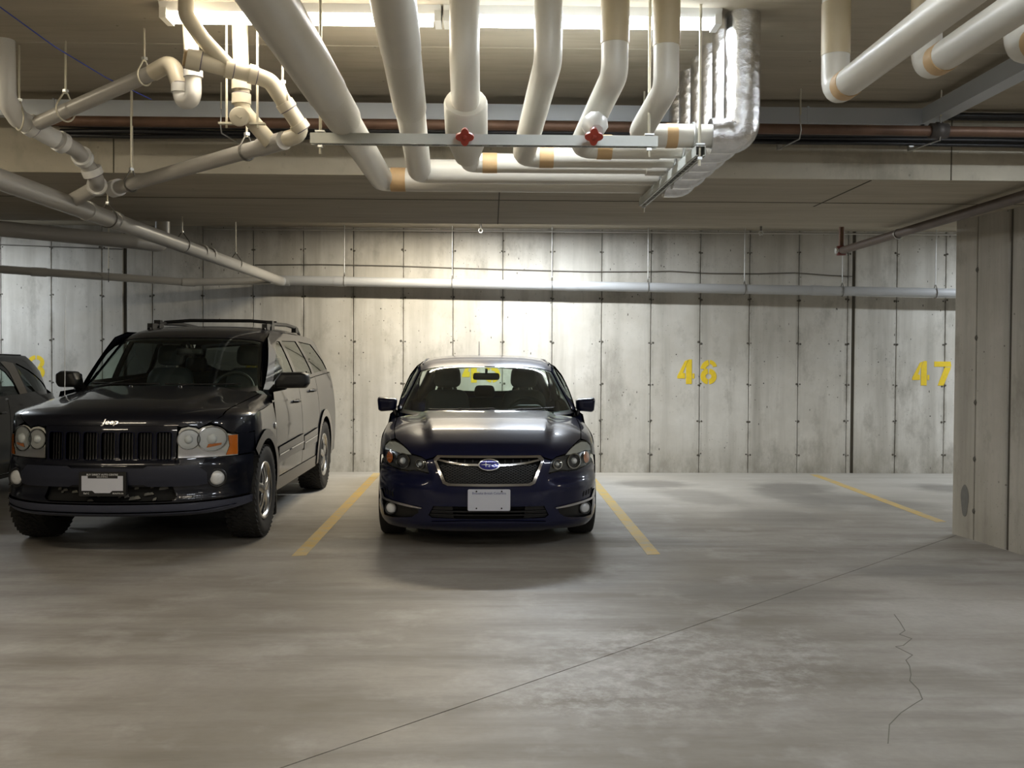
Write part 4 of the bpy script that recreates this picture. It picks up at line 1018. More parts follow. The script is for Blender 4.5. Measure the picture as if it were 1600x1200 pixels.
    PM().add(T, frit, [[(p[0]*.985, p[1]+(.012 if p[1] < .4 else -.012), 's') for p in ws]], .04, -.004, 0).build('windscreen_surround', M_BLKPL, car)
    sR1 = T.S[-1]
    panel('roof', M_NAVY, car, T, sym([tp(0, sW1+.012), tp(.5, sW1+.012), tp(.622, sW1-.01), tp(.635, T.S[5]), tp(.628, T.S[6]), tp(.618, T.S[7]), tp(.60, T.S[8]), tp(.585, sR1), tp(0, sR1)]), (), .05, .001, .01)
    for sx in (1, -1):
        PM().add(T, [tp(.742, sW0-.0), tp(.785, sW0+.0), tp(.752, sW0+.25), tp(.703, sW0+.55), tp(.657, sW1), tp(.645, T.S[5]), tp(.635, T.S[6]), tp(.625, T.S[7]), tp(.603, T.S[8]), tp(.588, sR1), tp(.575, sR1), tp(.60, T.S[8]), tp(.612, T.S[7]), tp(.620, T.S[6]), tp(.628, T.S[5]), tp(.612, sW1), tp(.664, sW0+.55), tp(.709, sW0+.25)], (), .03, .006, .02, sx).build('screen_pillar', M_NAVY, car)
        MB().tube([T.P(sx*.60, T.S[5]-.05)+V(0, 0, .006), T.P(sx*.585, T.S[6])+V(0, 0, .008), T.P(sx*.575, T.S[7])+V(0, 0, .006)], .008, 6).build('roof_ditch_trim', M_BLKPL, car)
    Gs = Side([(.90, .845), (.95, .83), (1.1, .785), (1.25, .715), (1.36, .645), (1.42, .60)], None, 4.4, .8, grow=lambda y, z: .085*max(0, 1.92-y))
    win1 = [(1.55, .975), (2.35, .985), (2.32, 1.335), (2.15, 1.33), (1.85, 1.20)]; win2 = [(2.43, .985), (3.35, 1.0), (3.28, 1.25), (3.1, 1.325), (2.40, 1.338)]; win3 = [(3.42, 1.005), (3.75, 1.03), (3.42, 1.20)]
    for sx in (1, -1):
        panel('side_frame', M_NAVY, car, Gs, [(1.36, .93), (4.2, .95), (4.12, 1.02), (3.8, 1.34), (3.3, 1.365), (2.5, 1.375), (2.1, 1.352), (1.85, 1.25)], [win1, win2, win3], .05, 0, .01, sx)
        for w_ in (win1, win2, win3): panel('side_window', M_SIDEGLASS, car, Gs, w_, (), .08, -.008, 0, sx)
    # rear hatch with its window
    H = Sheet([(4.34, .93, -.35, 0, .80), (4.22, 1.0, -.30, 0, .77), (4.0, 1.2, -.20, .05, .68), (3.80, 1.35, -.08, .10, .62), (3.74, 1.375, -.06, .12, .60)], 2.4, 3., (0, 1, .6))
    rw = sym([(0, 1.035), (.56, 1.05), (.50, 1.25), (.46, 1.29), (0, 1.32)])
    panel('rear_hatch', M_NAVY, car, H, sym([(0, .94), (.74, .95), (.62, 1.2), (.56, 1.33), (0, 1.366)]), [rw], .05, 0, .01)
    panel('rear_window', M_SIDEGLASS, car, H, rw, (), .1, -.01, 0)
    for sx in (1, -1): MB().tube([T.P(.56*sx, sR1), H.P(.62*sx, H._bis(.6, 1.2, 2)), V(.75*sx, 4.18, .95)], .05, 10).build('rear_pillar', M_NAVY, car)
    # antenna
    b = T.P(-.06, T.S[7]+.3); MB().tube([b, b+V(0, .02, .03), b+V(0, .10, .16)], [.016, .006, .003], 8).build('aerial', M_BLKPL, car)
    # mirrors
    for sx in (1, -1):
        mo = thing('side_mirror', None, None); mo.parent = car
        pillow('mirror_housing', fillet([(.785, 1.075), (.955, 1.085), (.965, 1.06), (.955, .965), (.93, .952), (.80, .965)], .028), lambda u, v, d: V(sx*u, 1.53+d+(u-.8)*.12, v), .15, M_NAVY, mo, 6, .62)
        MB().loft([[V(sx*(a+dx), y+dy, z) for dx, dy in ((-.02, -.03), (.02, -.03), (.025, .04), (-.015, .04))] for a, y, z in ((.79, 1.50, .92), (.805, 1.50, .965), (.84, 1.52, .985))]).build('mirror_stalk', M_BLKPL, mo)
        MB().prism(fillet([(.80, .97), (.945, .965), (.945, 1.065), (.80, 1.06)], .02), .0, .004, lambda u, v, d: V(sx*u, 1.612+d+(u-.8)*.12, v)).build('mirror_glass', M_MIRG, mo)
    # wipers
    for x0, x1, x2 in ((.02, .30, .34), (-.52, -.22, .30)):
        a = T.P(x0, sW0-.03)+V(0, -.015, .012); b2 = T.P(x1, sW0+.055)+V(0, -.012, .016)
        MB().tube([a, b2], .006, 6).build('wiper_arm', M_BLKPL, car)
        pts = [T.P(x1+dx, sW0+.05+dx*.06)+V(0, -.008, .012) for dx in (-.28, -.1, .1, .28)]
        MB().tube(pts, .006, 6).build('wiper_blade', M_BLKPL, car)
    MB().prism(sym([(0, .60), (.70, .60), (.72, .86), (.60, .955), (0, .965)]), 0, .5, lambda u, v, d: V(u, 1.36+.28*(u/.72)**2+d*(1-.25*abs(u)), v-.10*d)).build('dashboard', M_DASH, car)
    MB().tube([(.22, 1.62, .93), (.28, 1.60, .985), (.46, 1.60, .985), (.52, 1.62, .93)], .03, 8, .05).build('instrument_hood', M_DASH, car)
    steering(car, .37, 1.78, .90)
    for x in (-.37, .37): seat(car, x, 2.22, .50, M_SEAT)
    o = thing('rear_seat', None, None, (0, 3.2, .50)); o.parent = car
    pillow('backrest', fillet([(-.62, 0), (.62, 0), (.56, .50), (-.56, .50)], .1), lambda u, v, d: V(u, d+v*.25, v), .16, M_SEAT, o)
    for x in (-.40, 0, .40): pillow('headrest', fillet([(x-.12, .50), (x+.12, .50), (x+.10, .63), (x-.10, .63)], .05), lambda u, v, d: V(u, d+.14, v), .10, M_SEAT, o)
    m = thing('rear_view_mirror', None, None); m.parent = car
    pillow('mirror_case', fillet([(-.125, 1.225), (.125, 1.225), (.12, 1.29), (-.12, 1.29)], .025), lambda u, v, d: V(u, 1.93+d, v), .05, M_BLKPL, m)
    MB().tube([(0, 1.93, 1.29), (0, 1.90, 1.325)], .012, 8).build('mirror_stem', M_BLKPL, m)
    for sx in (1, -1):
        wheel(car, .865, .89, .315, .205, sx); wheel(car, .86, 3.535, .315, .205, sx)
        liner(car, sx, .89, .315, .37)
    return car

# ------------------------------------------------------------------ black four wheel drive
def build_suv(X, Y, ang):
    car = thing('four_wheel_drive', 'black four-wheel drive with seven-slot grille and roof rails, parked left of the blue car', 'car', (X, Y, 0), R(ang))
    A = .74
    rows = [(.12, .285, A-.1, 0, .90), (.03, .32, A-.02, 0, .915), (.0, .40, A, 0, .92), (.015, .44, A, 0, .92), (.02, .50, A, 0, .92), (.0, .56, A, 0, .92), (.0, .66, A, 0, .92), (.03, .70, A, 0, .92), (.035, .80, A, 0, .92), (.05, .93, A-.01, 0, .92), (.07, .985, A-.02, .0, .92),
            (.11, 1.02, .70, .03, .918), (.22, 1.055, .66, .07, .915), (.45, 1.09, .58, .11, .91), (.8, 1.13, .48, .13, .91), (1.2, 1.17, .40, .15, .905), (1.45, 1.19, .38, .16, .905)]
    P = Sheet(rows, 2.6, 3.); base = P.P
    def Pc(x, v):
        q = base(x, v)
        if v > P.S[11]:
            k = min(1, (v-P.S[11])/.3); xe = .42+.14*min(1, (v-P.S[11])/1.2); q.z += .022*k/(1+math.exp(min(30, max(-30, (abs(x)-xe)/.02))))
        return q
    P.P = Pc
    L = 4.74; f = .985
    Wt = [(.25, .90), (.4, .915), (.6, .925), (.8, .925), (.95, .915), (1.05, .902), (1.15, .885), (1.25, .86)]
    front = [(r[1], r[0], r[2]) for r in rows if r[1] in (.285, .40, .50, .66, .80, .93, 1.02, 1.055, 1.09, 1.13)]
    D = Side(Wt, front, L, .45, pr=3.2)
    sC = P.S[15]-.05; ed = lambda z: P.edge(z, f)
    # bumper, cover band, valance
    slot_hole = sym([(0, .395), (.44, .40), (.47, .43), (.44, .505), (0, .505)])
    panel('front_bumper', M_JEEPP, car, P, sym([(0, .39), (.50, .392), (ed(.41), .41), (ed(.55), .55), (ed(.70), .70), (.80, .700), (.64, .700), (.46, .70), (.455, .66), (0, .66)]), [slot_hole], .035, .0, .03)
    panel('bumper_band', plain('dark_blue_grey_band', (.022, .025, .042), .4, bump=.08, scale=250), car, P, sym([(0, .525), (.25, .525), (.28, .51), (.60, .508), (.66, .52), (.66, .60), (.60, .655), (.28, .655), (.25, .64), (0, .64)]), (), .04, .012, .02)
    panel('bumper_slot', M_VOID, car, P, sym([(0, .38), (.50, .385), (.50, .515), (0, .515)]), (), .06, -.05, 0)
    m = PM(); random.seed(3)
    for k in range(26):
        x = random.uniform(-.40, .40); z = random.uniform(.41, .49); m.add(P, fillet([(x, z), (x+random.uniform(.02, .06), z+.004), (x+.03, z+.02), (x+.005, z+.014)], .004, 2), (), .05, -.03, .015)
    o = m.build('torn_mesh', plain('torn_grey_mesh', (.12, .12, .11), .6, .3, var=.4, scale=60), car); o['kind'] = 'stuff'
    panel('valance', M_GREYCL, car, P, sym([(0, .292), (.45, .296), (.70, .31), (ed(.34), .34), (ed(.395), .395), (.50, .384), (0, .380)]), (), .035, .012, .03)
    panel('valance_crease', M_GREYCL, car, P, sym([(0, .318), (.6, .325), (.82, .345), (.82, .352), (.6, .333), (0, .327)]), (), .04, .022, .015)
    # grille
    gr = thing('grille', None, None); gr.parent = car
    slots = []
    for k in range(7):
        cx = -.381+.127*k; slots.append(fillet([(cx-.053, .690), (cx+.053, .690), (cx+.054, .897), (cx-.054, .897)], .022, 3))
    PM().add(P, sym([(0, .655), (.455, .66), (.462, .935), (0, .937)]), slots, .03, .012, .04).build('grille_shell', M_JEEPP, gr)
    panel('grille_back', M_VOID, gr, P, sym([(0, .66), (.45, .66), (.45, .93), (0, .93)]), (), .06, -.035, 0)
    for k, sl in enumerate(slots):
        PM().add(P, sl, [[(a+( (-.381+.127*k)-a)*.07, .79+(b-.79)*.97) for a, b in sl]], .03, .017, .01).build('slot_rim', M_NAVY, gr)
        cx = -.381+.127*k
        for dx in (-.033, -.011, .011, .033): panel('slot_bar', M_BLKPL, gr, P, [(cx+dx-.004, .695), (cx+dx+.004, .695), (cx+dx+.004, .89), (cx+dx-.004, .89)], (), .06, -.012, .012)
    # bonnet
    hl = [(0, .941), (.463, .938), (.49, .928), (.535, .938), (.585, .929), (.602, .918), (.63, .936), (.665, .955), (.70, .975), (.735, 1.0), (.748, .55, 'y'), (.765, .9, 'y'), (.775, sC, 's'), (.4, sC, 's'), (0, sC, 's')]
    panel('bonnet', M_JEEPP, car, P, sym(hl), (), .03, .002, .02)
    lettering(P, 'Jeep', .052, 0, .966, .004, M_SATIN, car, .25, .0012, 1.25, .003)
    for x in (-.22, .18): 
        q = P.P(x, sC-.08); MB().lathe(q, (0, -.2, 1), [(0, .016), (.012, .012), (.018, .004)], 10).build('washer_jet', M_BLKPL, car)
    for sx in (1, -1):
        s0 = P._bis(.88, .87, 2)
        side = [(f*P.W(s), s, 's') for s in [s0+(sC-s0)*k/16 for k in range(17)]]
        pm = PM().add(P, [(.674, .953), (.73, .932), (.78, .885), (.832, .868), (.84, .86)] + side + [(.783, sC, 's'), (.773, .9, 'y'), (.756, .55, 'y'), (.744, 1.0), (.71, .978)], (), .025, .001, .014, sx)
        pm.add(P, [(.832, .862), (.838, .71), (ed(.712), .712), (ed(.80), .80), (ed(.862), .862)], (), .02, .001, .012, sx)
        e = [P.P(f*P.W(s), s) for s in [s0+(sC-s0)*k/16 for k in range(17)]]
        top = [(q.y, q.z) for q in e if q.y > .545]
        y0 = P.P(ed(.71), P._bis(ed(.71), .71, 2)).y
        # flank of the wing behind the wheel and above the arch
        pm.add(D, top + [(1.20, top[-1][1]), (1.262, .90), (1.262, .42), (1.24, .42)] + arc_pts(.86, .39, .43, 2, 125) + [(y0, .72)], (), .04, 0, .014, sx)
        pm.build('front_wing', M_JEEPP, car)
        # arch flares
        PM().add(D, arc_pts(.86, .385, .475, -8, 133) + arc_pts(.86, .385, .40, 133, -8), (), .03, .014, .016, sx).build('arch_flare', M_SIDECL, car)
        PM().add(D, arc_pts(3.66, .385, .475, 188, -6, 20) + arc_pts(3.66, .385, .40, -6, 188, 20), (), .03, .014, .016, sx).build('arch_flare', M_SIDECL, car)
        for nm, poly in (('front_door', [(1.27, .42), (2.40, .42), (2.41, 1.175), (1.30, 1.135), (1.27, 1.0)]),
                         ('rear_door', [(2.412, .42), (3.10, .42), (3.16, .55), (3.24, .70), (3.34, .80), (3.36, 1.215), (2.422, 1.176)]),
                         ('rear_quarter', [(3.112, .42), (3.22, .42)] + arc_pts(3.66, .39, .44, 175, 2, 20) + [(4.12, .35), (4.70, .38), (4.725, .8), (4.70, 1.25), (3.372, 1.216), (3.352, .80), (3.25, .70), (3.17, .55)]),
                         ('sill', [(1.26, .30), (3.22, .30), (3.22, .41), (1.26, .41)])):
            dr = panel(nm, M_JEEPP if nm != 'sill' else M_SIDECL, car, D, poly, (), .05, 0, .016, sx)
            if nm.endswith('door'):
                yh, zh = (2.16, 1.02) if nm == 'front_door' else (3.03, 1.085)
                q = D.P(yh, zh); MB().tube([V(sx*(q.x-.005), yh-.10, zh), V(sx*(q.x+.028), yh-.06, zh), V(sx*(q.x+.028), yh+.06, zh), V(sx*(q.x-.005), yh+.10, zh)], .015, 8, .03).build('door_handle', M_BLKPL, dr)
        for y0_, y1_ in ((1.30, 2.39), (2.43, 3.13)):
            panel('side_moulding', M_SIDECL, car, D, [(y0_, .54), (y1_, .56), (y1_+(.03 if y0_ > 2 else 0), .70), (y0_, .67)], (), .05, .014, .016, sx)
            panel('moulding_strip', M_CHROME, car, D, [(y0_+.01, .60), (y1_-.01, .62), (y1_-.01, .632), (y0_+.01, .612)], (), .08, .019, .006, sx)
        q = D.P(1.24, .80); MB().lathe(V(sx*q.x, 1.21, .86), (sx, 0, 0), [(0, .028), (.006, .026), (.007, .01)], 14).build('side_badge', M_SATIN, car)
        MB().prism(fillet([(-.11, .10), (.11, .10), (.11, .36), (-.11, .42)], .02), 0, .02, lambda u, v, d: V(sx*.80+u, 1.31+d, v)).build('mud_flap', M_BLKPL, car)
        MB().prism(fillet([(-.11, .22), (.11, .22), (.11, .50), (-.11, .50)], .02), 0, .02, lambda u, v, d: V(sx*.80+u, 4.13+d, v)).build('mud_flap', M_BLKPL, car)
    # lamps
    lo = [(.472, .705), (.474, .893), (.49, .917), (.535, .928), (.582, .919), (.602, .906), (.63, .925), (.675, .934), (.72, .920), (.757, .878), (.80, .86), (.83, .858), (.832, .706), (.64, .705)]
    for sx in (1, -1):
        lp = thing('headlamp', None, None); lp.parent = car
        panel('lamp_bezel', M_FROST, lp, P, lo, (), .02, .002, .02, sx)
        for cx, cz, r in ((.538, .838, .074), (.682, .836, .092)):
            PM().add(P, [p for p in ellipse(cx, cz, r, r, 30)], [ellipse(cx, cz, r*.93, r*.93, 30)], .015, .012, .012, sx).build('lamp_ring', M_CHROME, lp)
            panel('lamp_bowl', M_LAMPB, lp, P, ellipse(cx, cz, r*.93, r*.93, 30), (), .015, .006, .005, sx)
            q = P.P(*P.dom((cx, cz))); n = V(sx*.30, -1, 0).normalized()
            MB().lathe(V(sx*q.x, q.y, q.z)+n*.004, n, [(0, r*.42), (.012, r*.38), (.02, r*.2), (.022, .001)], 18).build('bulb_cover', M_FOGG, lp)
            panel('clear_lens', M_LENS, lp, P, ellipse(cx, cz, r*.95, r*.95, 30), (), .02, .030, .018, sx)
        panel('turn_signal', M_AMBER, lp, P, [(.775, .855), (.826, .857), (.828, .712), (.765, .714), (.785, .78)], (), .015, .008, .01, sx)
        panel('inner_amber', M_AMBER, lp, P, [(.65, .775), (.735, .79), (.74, .805), (.66, .80)], (), .015, .010, .004, sx)
        panel('chrome_skirt', M_SATIN, lp, P, [(.475, .706), (.76, .708), (.755, .745), (.72, .752), (.66, .742), (.62, .766), (.58, .778), (.52, .768), (.476, .785)], (), .02, .006, .006, sx)
        fo = thing('fog_lamp', None, None); fo.parent = car
        q = P.P(*P.dom((.722, .553))); n = V(sx*.35, -1, 0).normalized(); C0 = V(sx*q.x, q.y, q.z)
        MB().lathe(C0, n, [(-.02, .072), (.012, .070), (.016, .058), (.0, .052)], 26, False).build('bezel', M_BLKPL, fo)
        MB().lathe(C0, n, [(.0, .054), (.014, .050), (.022, .03), (.024, .001)], 26).build('fog_lens', M_FOGG, fo)
    # plate in its frame
    pl = thing('licence_plate', None, None); pl.parent = car; pcx = -.02
    fn = lambda u, v, d: V(u+pcx, -.035-d, v)
    class FS: pass
    fs = FS(); fs.dom = lambda p: (p[0], p[1]); fs.P = lambda u, v: fn(u, v, .006); fs.ref = V(0, -1, 0)
    MB().prism(fillet([(-.165, .448), (.165, .448), (.165, .620), (-.165, .620)], .012), -.03, .004, fn).build('plate_frame', M_BLKPL, pl)
    MB().prism([(-.145, .487), (-.07, .487), (-.052, .471), (.052, .471), (.07, .487), (.145, .487), (.145, .592), (.108, .592), (.108, .574), (-.102, .574), (-.102, .592), (-.145, .592)], .004, .006, fn).build('plate_blank', M_PLATE, pl)
    for t_, sz, x, z in (('BUY DIRECT AUTO CENTRE', .0175, 0, .600), ('K E L O W N A', .0115, 0, .5845), ('Ref C', .017, -.112, .468), ('BCAUTO.CA', .0135, .110, .468)):
        lettering(fs, t_, sz, x, z, -.001, M_WHTXT, pl, 0, .0003, 1., .0004)
    # greenhouse
    T = Sheet([(1.10, 1.10, .42, -.02, .80), (1.24, 1.175, .42, -.01, .785), (1.55, 1.375, .34, .03, .735), (1.92, 1.60, .24, .07, .680), (2.2, 1.675, .12, .09, .665), (2.6, 1.718, .05, .10, .66), (3.3, 1.725, .0, .10, .655), (4.0, 1.69, -.02, .10, .645), (4.35, 1.64, -.05, .10, .635)], 2.4, 3., (0, -.6, 1))
    sW0, sW1 = T.S[1]-.02, T.S[3]-.02; tp = lambda x, s: (x, s, 's')
    ws = sym([tp(0, sW0), tp(.5, sW0), tp(.735, sW0+.02), tp(.70, sW0+.25), tp(.665, sW0+.5), tp(.622, sW1-.03), tp(.55, sW1), tp(0, sW1)])
    panel('windscreen', M_WSGLASS, car, T, ws, (), .05, 0, 0)
    frit = sym([tp(0, sW0-.08), tp(.5, sW0-.08), tp(.765, sW0-.05), tp(.722, sW0+.25), tp(.685, sW0+.5), tp(.640, sW1), tp(.55, sW1+.04), tp(0, sW1+.04)])
    PM().add(T, frit, [[(p[0]*.975, p[1]+(.02 if p[1] < .35 else -.03 if p[1] > .6 else 0), 's') for p in ws]], .04, -.004, 0).build('windscreen_surround', M_BLKPL, car)
    panel('roof', M_JEEPP, car, T, sym([tp(0, sW1+.015), tp(.55, sW1+.015), tp(.640, sW1), tp(.640, T.S[4]), tp(.635, T.S[5]), tp(.632, T.S[6]), tp(.625, T.S[7]), tp(.61, T.S[8]), tp(0, T.S[8])]), (), .05, .001, .012)
    for sx in (1, -1):
        PM().add(T, [tp(.742, sW0), tp(.778, sW0), tp(.748, sW0+.25), tp(.708, sW0+.5), tp(.668, sW1), tp(.655, T.S[4]), tp(.65, T.S[5]), tp(.646, T.S[6]), tp(.636, T.S[7]), tp(.625, T.S[8]), tp(.608, T.S[8]), tp(.62, T.S[7]), tp(.628, T.S[6]), tp(.632, T.S[5]), tp(.636, T.S[4]), tp(.632, sW1), tp(.675, sW0+.5), tp(.708, sW0+.25)], (), .03, .004, .02, sx).build('screen_pillar', M_JEEPP, car)
    Gs = Side([(1.10, .895), (1.2, .872), (1.35, .815), (1.5, .745), (1.62, .678), (1.68, .635)], None, 4.7, .5, pr=2.6, grow=lambda y, z: .2*max(0, 1.98-y))
    win1 = [(1.66, 1.205), (2.37, 1.222), (2.40, 1.575), (2.28, 1.575), (2.08, 1.52), (1.86, 1.38)]; win2 = [(2.50, 1.225), (3.28, 1.25), (3.30, 1.30), (3.20, 1.585), (2.52, 1.582)]; win3 = [(3.42, 1.255), (4.30, 1.28), (4.22, 1.38), (3.98, 1.56), (3.34, 1.585), (3.40, 1.4)]
    for sx in (1, -1):
        panel('side_frame', M_JEEPP, car, Gs, [(1.42, 1.145), (2.41, 1.182), (3.37, 1.222), (4.66, 1.255), (4.5, 1.45), (4.3, 1.60), (4.0, 1.64), (3.0, 1.66), (2.2, 1.652), (1.98, 1.60), (1.7, 1.36)], [win1, win2, win3], .045, 0, .012, sx)
        for w_, mt in ((win1, M_SIDEGLASS), (win2, M_DARKGLASS), (win3, M_DARKGLASS)): panel('side_window', mt, car, Gs, w_, (), .06, -.006, 0, sx)
        # roof rail
        rr = thing('roof_rail', None, None); rr.parent = car
        zr = lambda y: T.P(0, T.dom((0, y, 'y'))[1]).z
        pts = [(sx*.545, y, z) for y, z in ((2.45, 1.685), (2.60, 1.725), (2.9, 1.752), (3.5, 1.76), (4.0, 1.74), (4.2, 1.67))]
        MB().tube(pts, [.016, .022, .019, .019, .021, .016], 8).build('rail_bar', M_BLKPL, rr)
        for y in (2.55, 2.75, 3.95): MB().box((sx*.545, y, 1.715), (.05, .13, .055)).build('rail_foot', M_BLKPL, rr)
        MB().box((sx*.545, 2.72, 1.765), (.06, .07, .03)).build('crossbar_clamp', M_BLKPL, rr)
        if sx > 0: MB().tube([(-.56, 2.95, 1.765), (-.3, 2.95, 1.785), (.3, 2.95, 1.785), (.56, 2.95, 1.765)], .017, 8).build('crossbar', M_BLKPL, rr)
    # tail
    H = Sheet([(4.74, .40, -.30, 0, .90), (4.76, .8, -.35, 0, .91), (4.72, 1.2, -.30, 0, .87), (4.55, 1.45, -.22, .03, .76), (4.36, 1.62, -.12, .08, .66), (4.33, 1.645, -.1, .1, .64)], 2.6, 3., (0, 1, .4))
    rw = sym([(0, 1.25), (.66, 1.26), (.56, 1.52), (0, 1.56)])
    panel('tailgate', M_JEEPP, car, H, sym([(0, .42), (.84, .42), (.86, .8), (.83, 1.2), (.62, 1.60), (0, 1.635)]), [rw], .07, 0, .012)
    panel('rear_window', M_DARKGLASS, car, H, rw, (), .1, -.01, 0)
    MB().loft([[V(x, y, z) for x, z in ((-.62, .28), (.62, .28), (.64, zt), (-.64, zt))] for y, zt in ((.45, .70), (.7, .92), (1.1, .98), (1.4, .80), (2.6, .55), (3.9, .75), (4.5, .95))]).build('underbody', M_VOID, car)
    # mirrors, left one folded in
    for sx, x0, x1 in ((1, .84, 1.165), (-1, .74, .965)):
        mo = thing('side_mirror', None, None); mo.parent = car
        sl = (x1-x0)/.325
        pillow('mirror_housing', fillet([(x0+.03*sl, 1.165), (x0+.04*sl, 1.235), (x0+.09*sl, 1.30), (x1-.05*sl, 1.305), (x1, 1.285), (x1, 1.205), (x1-.03*sl, 1.165)], .028), lambda u, v, d: V(sx*u, 1.42+d+(u-x0)*.10, v), .17, M_BLKPL, mo, 6, .7)
        MB().tube([V(sx*.83, 1.52, 1.13), V(sx*(x0+.03), 1.46, 1.165), V(sx*(x0+.12*sl), 1.44, 1.185)], .035, 8).build('mirror_stalk', M_BLKPL, mo)
        MB().prism(fillet([(x0+.05, 1.18), (x1-.02, 1.185), (x1-.02, 1.285), (x0+.06, 1.28)], .02), 0, .004, lambda u, v, d: V(sx*u, 1.52+d+(u-x0)*.1, v)).build('mirror_glass', M_MIRG, mo)
    MB().tube([V(-.80, 1.18, 1.06), V(-.80, 1.18, 1.10), V(-.815, 1.24, 1.95)], [.012, .004, .002], 6).build('aerial', M_GALV, car)
    # cabin
    MB().prism(sym([(0, .70), (.70, .70), (.72, 1.05), (.62, 1.16), (0, 1.175)]), 0, .5, lambda u, v, d: V(u, 1.46+.28*(u/.72)**2+d*(1-.25*abs(u)), v-.10*d)).build('dashboard', M_DASH, car)
    steering(car, .38, 1.95, 1.12)
    for x in (-.38, .38): seat(car, x, 2.45, .72, M_SEATL, .52, .60)
    o = thing('rear_seat', None, None, (0, 3.35, .72)); o.parent = car
    pillow('backrest', fillet([(-.66, 0), (.66, 0), (.60, .55), (-.60, .55)], .1), lambda u, v, d: V(u, d+v*.25, v), .16, M_SEATL, o)
    for x in (-.40, .40): pillow('headrest', fillet([(x-.12, .55), (x+.12, .55), (x+.10, .70), (x-.10, .70)], .05), lambda u, v, d: V(u, d+.14, v), .10, M_SEATL, o)
    MB().prism(sym([(0, 1.60), (.58, 1.55), (.60, 1.58), (0, 1.66)]), 0, 2.1, lambda u, v, d: V(u, 2.15+d, v)).build('headlining', plain('dark_headlining', (.10, .10, .095), .9, bump=.1), car)
    m = thing('rear_view_mirror', None, None); m.parent = car
    pillow('mirror_case', fillet([(-.125, 1.44), (.125, 1.44), (.12, 1.505), (-.12, 1.505)], .025), lambda u, v, d: V(u, 1.93+d, v), .05, M_BLKPL, m)
    MB().tube([(0, 1.93, 1.505), (0, 1.88, 1.545)], .012, 8).build('mirror_stem', M_BLKPL, m)
    for x1 in (-.35, .30):
        pts = [T.P(x1+dx, sW0+.035+abs(dx)*.04)+V(0, -.01, .014) for dx in (-.3, -.1, .1, .3)]
        MB().tube(pts, .007, 6).build('wiper_blade', M_BLKPL, car)
        MB().tube([T.P(x1-.3, sW0-.03)+V(0, -.015, .01), pts[1]], .007, 6).build('wiper_arm', M_BLKPL, car)
    for sx in (1, -1):
        wheel(car, .935, .86, .372, .245, sx, .60, 'block'); wheel(car, .935, 3.66, .372, .245, sx, .60, 'block')
        for y in (.86, 3.66): liner(car, sx, y, .40, .42)
    return car

